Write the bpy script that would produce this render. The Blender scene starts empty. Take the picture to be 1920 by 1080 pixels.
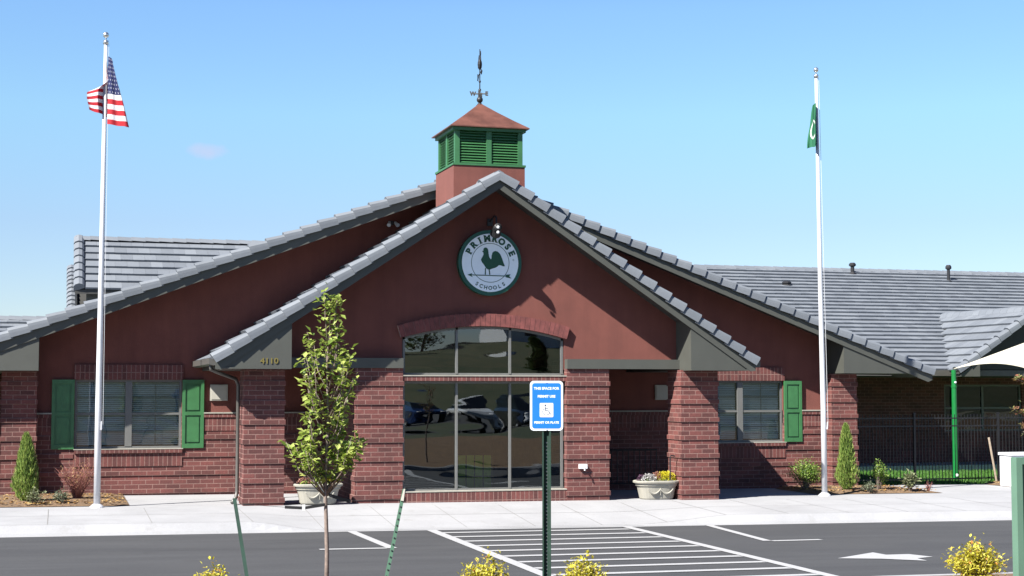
import bpy, bmesh, math, random
from mathutils import Vector, Matrix
R = math.radians
rnd = random.Random(7)
sc = bpy.context.scene
COL = sc.collection

# ------------------------------------------------------------------ camera
EYE = 2.46
cd = bpy.data.cameras.new('camera'); cam = bpy.data.objects.new('camera', cd); COL.objects.link(cam)
cam.location = (0, 0, EYE); cam.rotation_euler = (R(90 + 3.75), 0, R(-16.3))
cd.sensor_width = 36; cd.lens = 54.4; cd.clip_end = 2000; cd.clip_start = 0.1
sc.camera = cam
# ------------------------------------------------------------------ light
SUN = Vector((-1.8, -1.0, 2.05)).normalized()
w = bpy.data.worlds.new("World"); sc.world = w; w.use_nodes = True
nt = w.node_tree; bg = nt.nodes['Background']
sky = nt.nodes.new('ShaderNodeTexSky'); sky.sky_type = 'NISHITA'; sky.sun_disc = False
sky.sun_elevation = math.asin(SUN.z); sky.sun_rotation = math.atan2(SUN.x, SUN.y)
sky.altitude = 1800; sky.air_density = 1.0; sky.dust_density = 0.2; sky.ozone_density = 2.0
# deep blue high-altitude sky: the Nishita radiance is corrected by elevation (paler near the horizon, deeper overhead)
wl = nt.links.new
def wn(t, **k):
    x = nt.nodes.new('ShaderNode' + t)
    for a, v in k.items(): setattr(x, a, v)
    return x
tc = wn('TexCoord'); sx_ = wn('SeparateXYZ'); wl(tc.outputs['Generated'], sx_.inputs[0])
rp = wn('ValToRGB'); cr = rp.color_ramp
stops = [(0, (.66, .50, .47)), (.105, (.84, .66, .61)), (.174, (1.02, .91, .76)), (.24, (1.03, .95, .90)), (.36, (.62, .64, .76)), (1.0, (.20, .25, .42))]
while len(cr.elements) < len(stops): cr.elements.new(.5)
for e_, (p_, c_) in zip(cr.elements, stops): e_.position = p_; e_.color = c_ + (1,)
wl(sx_.outputs[2], rp.inputs[0])
tint = wn('Mix', data_type='RGBA', blend_type='MULTIPLY'); tint.inputs[0].default_value = 1.0
tint.clamp_result = False
wl(sky.outputs[0], tint.inputs[6]); wl(rp.outputs[0], tint.inputs[7])
hue = wn('Mix', data_type='RGBA', blend_type='MULTIPLY'); hue.inputs[0].default_value = 1.0; hue.inputs[7].default_value = (.78, 1.0, 1.12, 1)
wl(tint.outputs[2], hue.inputs[6])
# one small faint cloud
def wm(op, a, b=None):
    x = wn('Math', operation=op)
    for i_, q_ in enumerate((a, b)):
        if q_ is None: continue
        if isinstance(q_, (int, float)): x.inputs[i_].default_value = q_
        else: wl(q_, x.inputs[i_])
    return x.outputs[0]
cu_ = wm('DIVIDE', wm('SUBTRACT', wm('DIVIDE', sx_.outputs[0], sx_.outputs[1]), .0885), .014)
cv_ = wm('DIVIDE', wm('SUBTRACT', wm('DIVIDE', sx_.outputs[2], sx_.outputs[1]), .1525), .0055)
cn_ = wn('TexNoise'); cn_.inputs['Scale'].default_value = 90; cn_.inputs['Detail'].default_value = 4; wl(tc.outputs['Generated'], cn_.inputs['Vector'])
cr2 = wm('ADD', wm('MULTIPLY', cu_, cu_), wm('MULTIPLY', cv_, cv_))
ck_ = wm('MULTIPLY', wm('MAXIMUM', wm('SUBTRACT', 1.0, wm('ADD', cr2, wm('MULTIPLY', wm('SUBTRACT', cn_.outputs[0], .5), 2.2))), 0.0), wm('GREATER_THAN', sx_.outputs[1], .5))
cloud = wn('Mix', data_type='RGBA', blend_type='MIX'); cloud.clamp_factor = True
wl(wm('MULTIPLY', ck_, .45), cloud.inputs[0]); wl(hue.outputs[2], cloud.inputs[6]); cloud.inputs[7].default_value = (3.1, 3.2, 4.3, 1)
wl(cloud.outputs[2], bg.inputs[0])
bg.inputs[1].default_value = 0.070
sd = bpy.data.lights.new('sun', 'SUN'); sd.energy = 5.0; sd.angle = R(0.5); sd.color = (1.0, 0.965, 0.90)
sun = bpy.data.objects.new('sun', sd); COL.objects.link(sun)
sun.rotation_euler = (-SUN).to_track_quat('-Z', 'Y').to_euler(); sun.location = (-20, -5, 30)
sc.view_settings.view_transform = 'Standard'; sc.view_settings.look = 'None'
sc.view_settings.gamma = 1; sc.view_settings.exposure = 1.6
try: sc.view_settings.use_curve_mapping = False
except Exception: pass

# ------------------------------------------------------------------ materials
class NT:
    def __init__(s, name):
        s.m = bpy.data.materials.new(name); s.m.use_nodes = True; s.t = s.m.node_tree
        s.b = s.t.nodes['Principled BSDF']; s.out = s.t.nodes['Material Output']
    def n(s, typ, **k):
        x = s.t.nodes.new('ShaderNode' + typ)
        for a, b in k.items():
            if a.startswith('i_'): x.inputs[int(a[2:])].default_value = b
            else: setattr(x, a, b)
        return x
    def l(s, a, b): s.t.links.new(a, b)
    def math(s, op, a, b=None, c=None):
        x = s.n('Math', operation=op)
        for i, q in enumerate((a, b, c)):
            if q is None: continue
            if isinstance(q, (int, float)): x.inputs[i].default_value = q
            else: s.l(q, x.inputs[i])
        return x.outputs[0]
    def mix(s, f, a, b, bt='MIX'):
        x = s.n('Mix', data_type='RGBA', blend_type=bt)
        for i, q in ((0, f), (6, a), (7, b)):
            if isinstance(q, (int, float)): x.inputs[i].default_value = q
            elif isinstance(q, tuple): x.inputs[i].default_value = q if len(q) == 4 else q + (1,)
            else: s.l(q, x.inputs[i])
        return x.outputs[2]
    def noise(s, scale, detail=3, rough=.55, vec=None):
        x = s.n('TexNoise'); x.inputs['Scale'].default_value = scale; x.inputs['Detail'].default_value = detail
        x.inputs['Roughness'].default_value = rough
        s.l(vec if vec is not None else s.obj(), x.inputs['Vector']); return x.outputs[0]
    def obj(s):
        if not hasattr(s, '_o'): s._o = s.n('TexCoord')
        return s._o.outputs['Object']
    def ramp(s, f, stops):
        x = s.n('ValToRGB'); cr = x.color_ramp
        while len(cr.elements) < len(stops): cr.elements.new(.5)
        for e, (p, c) in zip(cr.elements, stops): e.position = p; e.color = c if len(c) == 4 else c + (1,)
        s.l(f, x.inputs[0]); return x.outputs[0]
    def bump(s, h, strength=.3, dist=.02):
        x = s.n('Bump'); x.inputs['Strength'].default_value = strength; x.inputs['Distance'].default_value = dist
        s.l(h, x.inputs['Height']); s.l(x.outputs[0], s.b.inputs['Normal'])
    def col(s, c):
        if isinstance(c, tuple): s.b.inputs['Base Color'].default_value = c if len(c) == 4 else c + (1,)
        else: s.l(c, s.b.inputs['Base Color'])
    def rough(s, r):
        if isinstance(r, (int, float)): s.b.inputs['Roughness'].default_value = r
        else: s.l(r, s.b.inputs['Roughness'])

def paint(name, c, rough=.5, var=.12, scale=6, metal=0., bump=0.):
    m = NT(name); f = m.noise(scale, 4)
    d = tuple(x * (1 - var) for x in c); e = tuple(min(1, x * (1 + var)) for x in c)
    m.col(m.ramp(f, [(.3, d), (.7, e)])); m.rough(rough); m.b.inputs['Metallic'].default_value = metal
    if bump: m.bump(m.noise(scale * 12, 3), .4, bump)
    return m.m

def brick(name, w_, h_, stagger=.5):
    m = NT(name); sx = m.n('SeparateXYZ'); m.l(m.obj(), sx.inputs[0])
    u = m.math('ADD', sx.outputs[0], sx.outputs[1]); cx = m.n('CombineXYZ'); m.l(u, cx.inputs[0])
    z = m.math('ADD', sx.outputs[2], -2.54 + 0.1016 * 60); m.l(z, cx.inputs[1])
    b = m.n('TexBrick', offset=stagger, squash=1.0)
    b.inputs['Scale'].default_value = 1; b.inputs['Mortar Size'].default_value = .0085; b.inputs['Mortar Smooth'].default_value = .25
    b.inputs['Brick Width'].default_value = w_; b.inputs['Row Height'].default_value = h_; b.inputs['Bias'].default_value = -.1
    b.inputs['Color1'].default_value = (.142, .044, .038, 1); b.inputs['Color2'].default_value = (.070, .023, .021, 1)
    b.inputs['Mortar'].default_value = (.215, .125, .108, 1)
    m.l(cx.outputs[0], b.inputs['Vector'])
    n1 = m.noise(1.3, 4); n2 = m.noise(28, 3)
    c = m.mix(.55, b.outputs['Color'], m.ramp(n2, [(.25, (.50, .50, .50)), (.75, (1.22, 1.18, 1.16))]), 'MULTIPLY')
    c = m.mix(.6, c, m.ramp(n1, [(.3, (.62, .62, .62)), (.7, (1.2, 1.16, 1.14))]), 'MULTIPLY')
    m.col(c); m.rough(.85)
    h = m.math('SUBTRACT', 1.0, b.outputs['Fac']); h = m.math('MULTIPLY_ADD', n2, .35, h)
    m.bump(h, .6, .008); return m.m

M = {}
M['brick'] = brick('brick', .3048, .1016)
M['soldier'] = brick('soldier_brick', .1016, .3048, 0.)
M['rowlock'] = brick('rowlock_brick', .1016, 1.2, 0.)
def stucco(name, c):
    m = NT(name); f = m.noise(2.2, 5, .6); g = m.noise(90, 3)
    m.col(m.mix(.3, m.ramp(f, [(.25, tuple(x * .82 for x in c)), (.75, tuple(x * 1.12 for x in c))]), m.ramp(g, [(.3, tuple(x * .7 for x in c)), (.7, tuple(x * 1.25 for x in c))])))
    mp = m.n('Mapping'); mp.inputs['Scale'].default_value = (3.0, 3.0, .35); m.l(m.obj(), mp.inputs[0])
    base = m.b.inputs['Base Color'].links[0].from_socket; m.col(m.mix(.55, base, m.ramp(m.noise(1.2, 5, .65, mp.outputs[0]), [(.3, (.80, .80, .82)), (.7, (1.14, 1.14, 1.12))]), 'MULTIPLY'))
    m.rough(.95); m.bump(g, .5, .01); return m.m
M['stucco'] = stucco('stucco', (.137, .044, .034))
M['trim'] = paint('trim_paint', (.055, .057, .049), .6, .06, 3)
M['soffit'] = paint('soffit_board', (.03, .03, .028), .7)
M['green'] = paint('green_paint', (.034, .125, .044), .45, .12, 5)
M['green_l'] = paint('cupola_green', (.030, .115, .044), .5, .12, 4)
M['frame'] = paint('window_frame', (.115, .115, .11), .5, .06)
M['alu'] = paint('aluminium', (.72, .72, .74), .35, .04, 5, .6)
M['polemetal'] = paint('pole_paint', (.52, .52, .54), .35, .04, 5, .2)
M['gutter'] = paint('gutter_metal', (.085, .08, .072), .45, .1, 5, .2)
M['dark'] = paint('dark_metal', (.02, .02, .022), .5, .2, 8, .3)
M['black'] = paint('black_iron', (.008, .008, .009), .5)
M['copper'] = paint('copper_sheet', (.15, .062, .045), .5, .3, 2.5, .35, .001)
M['cream'] = paint('cream_panel', (.34, .325, .28), .6, .04)
M['white'] = paint('white_enamel', (.55, .56, .58), .4, .03)
M['slat'] = paint('blind_slat', (.68, .72, .74), .6, .05)
M['gold'] = paint('brass_letter', (.16, .13, .035), .5, .05, 9, .2)
M['sailcloth'] = paint('sail_cloth', (.45, .42, .34), .9, .05, 2)
M['postgreen'] = paint('green_steel_post', (.008, .13, .03), .3, .1, 6)
M['signwhite'] = paint('sign_white', (.78, .84, .88), .5, .03)
M['signgreen'] = paint('sign_green', (.004, .06, .026), .45, .1)
M['signblack'] = paint('sign_rim', (.006, .07, .045), .45)
M['signblue'] = paint('sign_blue', (.008, .12, .45), .35, .05)
M['reflwhite'] = paint('sign_lettering', (.55, .58, .63), .4, .02)
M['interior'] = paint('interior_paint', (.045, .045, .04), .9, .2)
M['yellowgreen'] = paint('yellow_green_panel', (.30, .40, .05), .7, .1)
M['planter'] = paint('planter_stone', (.27, .255, .215), .8, .1, 7, 0, .002)
M['soil'] = paint('soil', (.04, .028, .02), 1, .4, 30)
M['wood'] = paint('stake_wood', (.3, .24, .18), .8, .2, 12)
M['utility'] = paint('utility_green', (.04, .10, .062), .7, .08, 3)
M['utility_l'] = paint('utility_frame', (.09, .17, .12), .45, .06, 3)
M['brass_fin'] = paint('finial', (.7, .7, .68), .2, .03, 5, .9)
M['bark'] = paint('bark', (.17, .13, .11), .9, .3, 30, 0, .003)
M['twig'] = paint('red_twig', (.20, .075, .06), .9, .3, 20)
M['stakegreen'] = paint('stake_green', (.008, .030, .020), .9, .25, 14)
M['housewall'] = paint('house_wall', (.5, .5, .52), .8)

def tile_mat():
    m = NT('roof_tile'); a = m.n('Attribute'); a.attribute_name = 'tone'
    f = m.math('MULTIPLY_ADD', m.noise(7, 4), .3, m.math('MULTIPLY_ADD', a.outputs['Fac'], .5, .1))
    c = m.ramp(f, [(.1, (.078, .088, .102)), (.5, (.118, .130, .148)), (.9, (.165, .180, .198))])
    m.col(c); m.rough(.7); m.bump(m.noise(60, 3), .4, .006); return m.m
M['tile'] = tile_mat()

def concrete():
    m = NT('concrete'); f = m.noise(.55, 6, .65); g = m.noise(45, 3)
    c = m.ramp(f, [(.25, (.215, .215, .222)), (.55, (.262, .262, .27)), (.8, (.29, .29, .298))])
    c = m.mix(.35, c, m.ramp(g, [(.3, (.8, .8, .8)), (.7, (1.1, 1.1, 1.1))]), 'MULTIPLY')
    st = m.noise(2.3, 6, .75)
    c = m.mix(m.ramp(st, [(.56, (0, 0, 0)), (.72, (.5, .5, .5))]), c, (.18, .175, .17))
    m.col(c); m.rough(.9); m.bump(g, .25, .004); return m.m
M['concrete'] = concrete()
M['joint'] = paint('joint_groove', (.16, .155, .15), 1)

def asphalt():
    m = NT('asphalt'); g = m.noise(70, 3, .7)
    mp = m.n('Mapping'); mp.inputs['Scale'].default_value = (.18, .9, 1); m.l(m.obj(), mp.inputs[0])
    f = m.noise(1.0, 5, .6, mp.outputs[0]); k = m.noise(.5, 4)
    c = m.ramp(f, [(.3, (.025, .0255, .028)), (.7, (.038, .0385, .041))])
    c = m.mix(.8, c, m.ramp(g, [(.3, (.5, .5, .5)), (.7, (1.45, 1.45, 1.45))]), 'MULTIPLY')
    mp2 = m.n('Mapping'); mp2.inputs['Scale'].default_value = (.12, 2.2, 1); m.l(m.obj(), mp2.inputs[0])
    c = m.mix(.5, c, m.ramp(m.noise(1.6, 4, .7, mp2.outputs[0]), [(.35, (.82, .82, .82)), (.65, (1.22, 1.22, 1.22))]), 'MULTIPLY')
    c = m.mix(m.ramp(m.noise(1.1, 6, .7), [(.64, (0, 0, 0)), (.72, (.55, .55, .55))]), c, (.018, .018, .019))
    c = m.mix(m.ramp(k, [(.52, (0, 0, 0)), (.75, (.5, .5, .5))]), c, (.042, .042, .043))
    m.col(c); m.rough(.92); m.bump(g, .35, .006); return m.m
M['asphalt'] = asphalt()
def roadpaint():
    m = NT('road_paint'); g = m.noise(26, 5, .7)
    m.col(m.ramp(g, [(.28, (.14, .14, .14)), (.42, (.29, .29, .295)), (.8, (.34, .34, .345))])); m.rough(.7); return m.m
M['paint'] = roadpaint()
def mulch():
    m = NT('mulch'); g = m.noise(35, 4, .7); k = m.noise(3, 4)
    c = m.ramp(g, [(.3, (.05, .03, .017)), (.5, (.13, .08, .045)), (.7, (.24, .165, .095))])
    m.col(m.mix(.5, c, m.ramp(k, [(.3, (.6, .55, .5)), (.7, (1.2, 1.15, 1.0))]), 'MULTIPLY')); m.rough(1); m.bump(g, .8, .02); return m.m
M['mulch'] = mulch()
def grassm(name, a, b, s=25):
    m = NT(name); m.col(m.mix(.5, m.ramp(m.noise(s, 4, .7), [(.3, a), (.7, b)]), m.ramp(m.noise(.25, 5), [(.3, tuple(x * .6 for x in a)), (.7, b)]))); m.rough(1); m.bump(m.noise(s, 4), .8, .03); return m.m
M['grass'] = grassm('lawn_grass', (.03, .10, .01), (.07, .18, .02))
M['scrub'] = grassm('scrub_ground', (.012, .036, .008), (.075, .068, .030), .45)

def leafm(name, stops, trans=.35):
    m = NT(name); a = m.n('Attribute'); a.attribute_name = 'tone'
    c = m.ramp(a.outputs['Fac'], stops); m.col(c); m.rough(.55)
    t = m.n('BsdfTranslucent'); m.l(c, t.inputs[0]); x = m.n('MixShader'); x.inputs[0].default_value = trans
    m.l(m.b.outputs[0], x.inputs[1]); m.l(t.outputs[0], x.inputs[2]); m.l(x.outputs[0], m.out.inputs[0]); return m.m
M['leaf'] = leafm('tree_leaf', [(0, (.06, .11, .018)), (.45, (.21, .29, .04)), (1, (.42, .47, .13))], .45)
M['goldleaf'] = leafm('golden_leaf', [(0, (.17, .15, .015)), (.4, (.42, .38, .02)), (.8, (.60, .55, .10)), (1, (.42, .16, .03))], .4)
M['juniper'] = leafm('juniper_spray', [(0, (.05, .09, .02)), (.5, (.15, .23, .04)), (1, (.32, .38, .10))], .35)
M['shrub'] = leafm('shrub_leaf', [(0, (.035, .08, .012)), (.5, (.13, .23, .03)), (1, (.28, .36, .07))])
M['grey_leaf'] = leafm('silver_leaf', [(0, (0.0525, 0.0675, 0.0375)), (.5, (0.12, 0.15, 0.09)), (1, (0.225, 0.2475, 0.165))])
M['autumn'] = leafm('autumn_leaf', [(0, (0.075, 0.0975, 0.0225)), (.45, (0.225, 0.21, 0.075)), (.7, (0.2625, 0.09, 0.045)), (1, (0.3375, 0.1875, 0.1125))])
M['litter'] = leafm('fallen_leaf', [(0, (0.098, 0.042, 0.014)), (.5, (0.266, 0.14, 0.035)), (1, (0.35, 0.252, 0.112))], .1)
M['evergreen'] = leafm('evergreen', [(0, (.025, .055, .015)), (1, (.09, .13, .04))], .2)
M['fl_white'] = leafm('white_petal', [(0, (.38, .36, .36)), (1, (.62, .62, .60))])
M['fl_yellow'] = leafm('yellow_petal', [(0, (.45, .38, .01)), (1, (.70, .66, .04))])
M['fl_pink'] = leafm('pink_petal', [(0, (.22, .09, .06)), (1, (.50, .26, .2))])
M['fl_purple'] = leafm('purple_leaf', [(0, (.04, .015, .035)), (1, (.14, .06, .12))])
M['grassblade'] = leafm('grass_blade', [(0, (.025, .08, .008)), (1, (.09, .22, .03))], .3)
M['palegrass'] = leafm('pale_blade', [(0, (0.09, 0.1125, 0.045)), (1, (0.27, 0.285, 0.165))], .3)

def glass(name, tc_, base):
    m = NT(name); m.t.nodes.remove(m.b)
    tr = m.n('BsdfTransparent'); tr.inputs[0].default_value = tc_
    gl = m.n('BsdfGlossy'); gl.inputs['Roughness'].default_value = .01; gl.inputs[0].default_value = (.85, .92, .95, 1)
    lw = m.n('Fresnel'); lw.inputs[0].default_value = 1.6
    f = m.math('MULTIPLY_ADD', lw.outputs[0], .9, base)
    bp = m.n('Bump'); bp.inputs['Strength'].default_value = .25; bp.inputs['Distance'].default_value = .02
    mp = m.n('Mapping'); mp.inputs['Scale'].default_value = (.7, 1, 2.2); m.l(m.obj(), mp.inputs[0])
    m.l(m.noise(.9, 1, .4, mp.outputs[0]), bp.inputs['Height']); m.l(bp.outputs[0], gl.inputs['Normal'])
    x = m.n('MixShader'); m.l(f, x.inputs[0]); m.l(tr.outputs[0], x.inputs[1]); m.l(gl.outputs[0], x.inputs[2]); m.l(x.outputs[0], m.out.inputs[0]); return m.m
M['glass'] = glass('tinted_glass', (.60, .66, .64, 1), .10)
M['glass_w'] = glass('window_glass', (.78, .84, .83, 1), .055)
M['glass_d'] = glass('patio_glass', (.4, .45, .45, 1), .01)

# ------------------------------------------------------------------ mesh builder
NOSPLIT = {'roof_tiles', 'rake_tiles', 'verge_tiles', 'ridge_tiles', 'picket_panel', 'gate', 'balusters', 'stems', 'blind', 'louvre', 'sign_lettering', 'brick_arch', 'house_number', 'wheelchair_symbol', 'compass_arm', 'rooster_vane', 'foliage', 'crown', 'dead_leaves', 'post', 'halyard', 'rooster_emblem', 'bowl', 'lens', 'trunk', 'wall_panel'}
class MB:
    def __init__(s): s.v = []; s.f = []; s.mi = []; s.t = []
    def add(s, vs, fs, mi=0, t=0.):
        k = len(s.v); s.v += [tuple(p) for p in vs]
        for f in fs: s.f.append([i + k for i in f]); s.mi.append(mi); s.t.append(t)
        return s
    def box(s, x0, x1, y0, y1, z0, z1, mi=0, t=0.):
        return s.add([(x0, y0, z0), (x1, y0, z0), (x1, y1, z0), (x0, y1, z0), (x0, y0, z1), (x1, y0, z1), (x1, y1, z1), (x0, y1, z1)],
                     [(0, 3, 2, 1), (4, 5, 6, 7), (0, 1, 5, 4), (1, 2, 6, 5), (2, 3, 7, 6), (3, 0, 4, 7)], mi, t)
    def prism(s, pts, y0, y1, mi=0, f=None):          # pts (x,z) extruded along y, or f maps (a,b,c)->xyz
        f = f or (lambda a, b, c: (a, c, b)); n = len(pts)
        vs = [f(a, b, y0) for a, b in pts] + [f(a, b, y1) for a, b in pts]
        return s.add(vs, [tuple(range(n)), tuple(range(2 * n - 1, n - 1, -1))] + [(i, (i + 1) % n, n + (i + 1) % n, n + i) for i in range(n)], mi)
    def tube(s, pts, r, n=8, mi=0, t=0., cap=True):
        pts = [Vector(p) for p in pts]; rs = r if isinstance(r, (list, tuple)) else [r] * len(pts)
        k = len(s.v); up = None
        for i, p in enumerate(pts):
            d = (pts[min(i + 1, len(pts) - 1)] - pts[max(i - 1, 0)]).normalized()
            a = d.orthogonal() if up is None else up - d * up.dot(d)
            a.normalize(); up = a; b = d.cross(a)
            for j in range(n):
                q = 2 * math.pi * j / n; s.v.append(tuple(p + (a * math.cos(q) + b * math.sin(q)) * rs[i]))
        for i in range(len(pts) - 1):
            for j in range(n):
                s.f.append([k + i * n + j, k + i * n + (j + 1) % n, k + (i + 1) * n + (j + 1) % n, k + (i + 1) * n + j]); s.mi.append(mi); s.t.append(t)
        if cap:
            s.f.append([k + j for j in range(n)][::-1]); s.mi.append(mi); s.t.append(t)
            s.f.append([k + (len(pts) - 1) * n + j for j in range(n)]); s.mi.append(mi); s.t.append(t)
        return s
    def sphere(s, c, r, mi=0, seg=12, ring=8, sx=1, sz=1, t=0.):
        vs = [(c[0], c[1], c[2] + r * sz)]
        for i in range(1, ring):
            a = math.pi * i / ring
            for j in range(seg):
                b = 2 * math.pi * j / seg; vs.append((c[0] + r * sx * math.sin(a) * math.cos(b), c[1] + r * sx * math.sin(a) * math.sin(b), c[2] + r * sz * math.cos(a)))
        vs.append((c[0], c[1], c[2] - r * sz)); L = len(vs) - 1; fs = []
        for j in range(seg):
            fs.append((0, 1 + j, 1 + (j + 1) % seg)); fs.append((L, L - seg + (j + 1) % seg, L - seg + j))
            for i in range(ring - 2):
                a = 1 + i * seg; fs.append((a + j, a + seg + j, a + seg + (j + 1) % seg, a + (j + 1) % seg))
        return s.add(vs, fs, mi, t)
    def clusters(s, gap=.03):
        n = len(s.v); up = list(range(n))
        def find(a):
            while up[a] != a: up[a] = up[up[a]]; a = up[a]
            return a
        for f in s.f:
            for a in f[1:]: up[find(a)] = find(f[0])
        g = {}
        for fi, f in enumerate(s.f): g.setdefault(find(f[0]), []).append(fi)
        g = list(g.values())
        if len(g) > 400: return [list(range(len(s.f)))]
        bb = []
        for fs in g:
            vs = [s.v[v] for fi in fs for v in s.f[fi]]; bb.append([min(p[k] for p in vs) - gap / 2 for k in range(3)] + [max(p[k] for p in vs) + gap / 2 for k in range(3)])
        m = len(g); u2 = list(range(m))
        def f2(a):
            while u2[a] != a: a = u2[a]
            return a
        for a in range(m):
            for b in range(a + 1, m):
                if all(bb[a][k] <= bb[b][k + 3] and bb[b][k] <= bb[a][k + 3] for k in range(3)): u2[f2(b)] = f2(a)
        out = {}
        for a in range(m): out.setdefault(f2(a), []).extend(g[a])
        return list(out.values())
    def build(s, name, mats, parent=None, smooth=False, recalc=True, root=None, nosplit=False):
        o0 = Vector((0, 0, 0)); p = root if root is not None else parent
        if root is None:
            q = parent
            while q is not None: o0 += q.location; q = q.parent
        else: o0 = root
        if parent is not None and not nosplit and name not in NOSPLIT:
            parts = s.clusters()
            if 1 < len(parts) <= 30:
                res = []
                for fs in parts:
                    q = MB(); mp = {}
                    for fi in fs:
                        for vi in s.f[fi]:
                            if vi not in mp: mp[vi] = len(q.v); q.v.append(s.v[vi])
                        q.f.append([mp[vi] for vi in s.f[fi]]); q.mi.append(s.mi[fi]); q.t.append(s.t[fi])
                    res.append(q.build(name, mats, parent, smooth, recalc, root, True))
                return max(res, key=lambda o: len(o.data.vertices))
        me = bpy.data.meshes.new(name); me.from_pydata([tuple(Vector(v) - o0) for v in s.v], [], s.f)
        mats = mats if isinstance(mats, (list, tuple)) else [mats]
        for m in mats: me.materials.append(M[m] if isinstance(m, str) else m)
        me.polygons.foreach_set('material_index', s.mi)
        if smooth: me.polygons.foreach_set('use_smooth', [True] * len(s.f))
        if any(s.t):
            a = me.attributes.new('tone', 'FLOAT', 'FACE'); a.data.foreach_set('value', s.t)
        if recalc:
            bm = bmesh.new(); bm.from_mesh(me); bmesh.ops.recalc_face_normals(bm, faces=bm.faces); bm.to_mesh(me); bm.free()
        me.update(); o = bpy.data.objects.new(name, me); COL.objects.link(o)
        if parent is not None: o.parent = parent
        if root is not None and parent is None: o.location = root
        return o

def tag(o, label=None, cat=None, group=None, kind=None):
    if label: o['label'] = label
    if cat: o['category'] = cat
    if group: o['group'] = group
    if kind: o['kind'] = kind
    return o
def thing(name, loc, label, cat, group=None):
    o = bpy.data.objects.new(name, None); COL.objects.link(o); o.location = loc; o.empty_display_size = .2
    return tag(o, label, cat, group)

def text_mesh(txt, size, bold=0., extrude=0.):
    cu = bpy.data.curves.new('t', 'FONT'); cu.body = txt; cu.size = size; cu.offset = bold; cu.extrude = extrude
    cu.align_x = 'CENTER'; cu.align_y = 'CENTER'; cu.resolution_u = 3
    o = bpy.data.objects.new('t', cu); COL.objects.link(o); dg = bpy.context.evaluated_depsgraph_get(); dg.update()
    me = bpy.data.meshes.new_from_object(o.evaluated_get(dg)); r = ([tuple(v.co) for v in me.vertices], [tuple(p.vertices) for p in me.polygons])
    bpy.data.objects.remove(o); bpy.data.curves.remove(cu); bpy.data.meshes.remove(me); return r

def cl(v, a, b): return max(a, min(b, v))
def sm(a, b, x): t = cl((x - a) / (b - a), 0, 1); return t * t * (3 - 2 * t)

# ------------------------------------------------------------------ ground heights
AX = 9.1
def zlot(x, y): return -.165 - .0087 * cl(x, -25, 45) + .01 * (29.3 - cl(y, 10, 29.3))
def zkerb(x):
    ramp = sm(3.4, 4.9, x) * (1 - sm(11.2, 13.6, x))
    return zlot(x, 29.3) + .175 * (1 - ramp) + .006
def zwalk(x, y):
    zb = .075 - .0075 * cl(x, -25, 45); t = cl((y - 29.45) / (32.3 - 29.45), 0, 1)
    return zkerb(x) * (1 - t) + zb * t
def kerbY(x): return 18.5 if x > 10.2 else (16.9 if x < 8.6 else 16.9 + 1.6 * sm(8.6, 10.2, x))
def zisl(x, y):
    d = max(0, kerbY(x) - .15 - y); return zlot(x, 18) + .14 + min(.75, .105 * d)
def zhill(x, y):
    t = sm(-14, -62, y) if False else cl((-16 - y) / 46., 0, 1)
    return .55 + (5.2 * (t * t * (3 - 2 * t)) + .5 * math.sin(x * .07) * t + .35 * math.sin(x * .19 + y * .1) * t)

def sheet(name, x0, x1, y0, y1, nx, ny, zf, mat, tagk='structure', skirt=0.):
    b = MB(); vs = []
    for j in range(ny + 1):
        for i in range(nx + 1):
            x = x0 + (x1 - x0) * i / nx; y = y0 + (y1 - y0) * j / ny; vs.append((x, y, zf(x, y)))
    fs = [(j * (nx + 1) + i, j * (nx + 1) + i + 1, (j + 1) * (nx + 1) + i + 1, (j + 1) * (nx + 1) + i) for j in range(ny) for i in range(nx)]
    b.add(vs, fs); o = b.build(name, mat, smooth=True, recalc=False); o['kind'] = tagk; return o

def zground(x, y):
    if y < -16: return zhill(x, y) - .02
    return -.95
sheet('ground', -400, 500, -16, 600, 40, 40, lambda x, y: -.95, 'scrub')
sheet('hill', -150, 230, -16, -300, 120, 60, lambda x, y: zhill(x, y), 'scrub')
sheet('road', -150, 200, -16, -4, 60, 4, lambda x, y: .56, 'asphalt')
sheet('verge', -150, 200, -4, 10, 100, 14, lambda x, y: .565 + .1 * sm(-4, 0, y), 'scrub')
sheet('parking_lot', -60, 70, 9.5, 29.32, 130, 20, zlot, 'asphalt')

# foreground planting island with kerb
b = MB(); xs = [-40 + i * .5 for i in range(200)]; ys = [0, 1.2, 2.4, 3.6, 4.8, 6, 8]
for i, x in enumerate(xs):
    for d in ys: b.v.append((x, kerbY(x) - .15 - d, zisl(x, kerbY(x) - .15 - d)))
n = len(ys)
for i in range(len(xs) - 1):
    for j in range(n - 1): b.f.append([i * n + j, (i + 1) * n + j, (i + 1) * n + j + 1, i * n + j + 1]); b.mi.append(0); b.t.append(0)
b.build('island_bed', 'mulch', smooth=True)['kind'] = 'structure'
b = MB()
for i in range(len(xs) - 1):
    x, X = xs[i], xs[i + 1]; a, c = kerbY(x), kerbY(X)
    p = [(x, a, zlot(x, a) - .1), (x, a, zlot(x, a) + .12), (x, a - .03, zlot(x, a) + .15), (x, a - .16, zlot(x, a) + .15), (x, a - .16, zlot(x, a) - .1)]
    q = [(X, c, zlot(X, c) - .1), (X, c, zlot(X, c) + .12), (X, c - .03, zlot(X, c) + .15), (X, c - .16, zlot(X, c) + .15), (X, c - .16, zlot(X, c) - .1)]
    b.add(p + q, [(k, k + 1, k + 6, k + 5) for k in range(4)])
b.build('island_kerb', 'concrete', recalc=True)['kind'] = 'structure'

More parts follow.
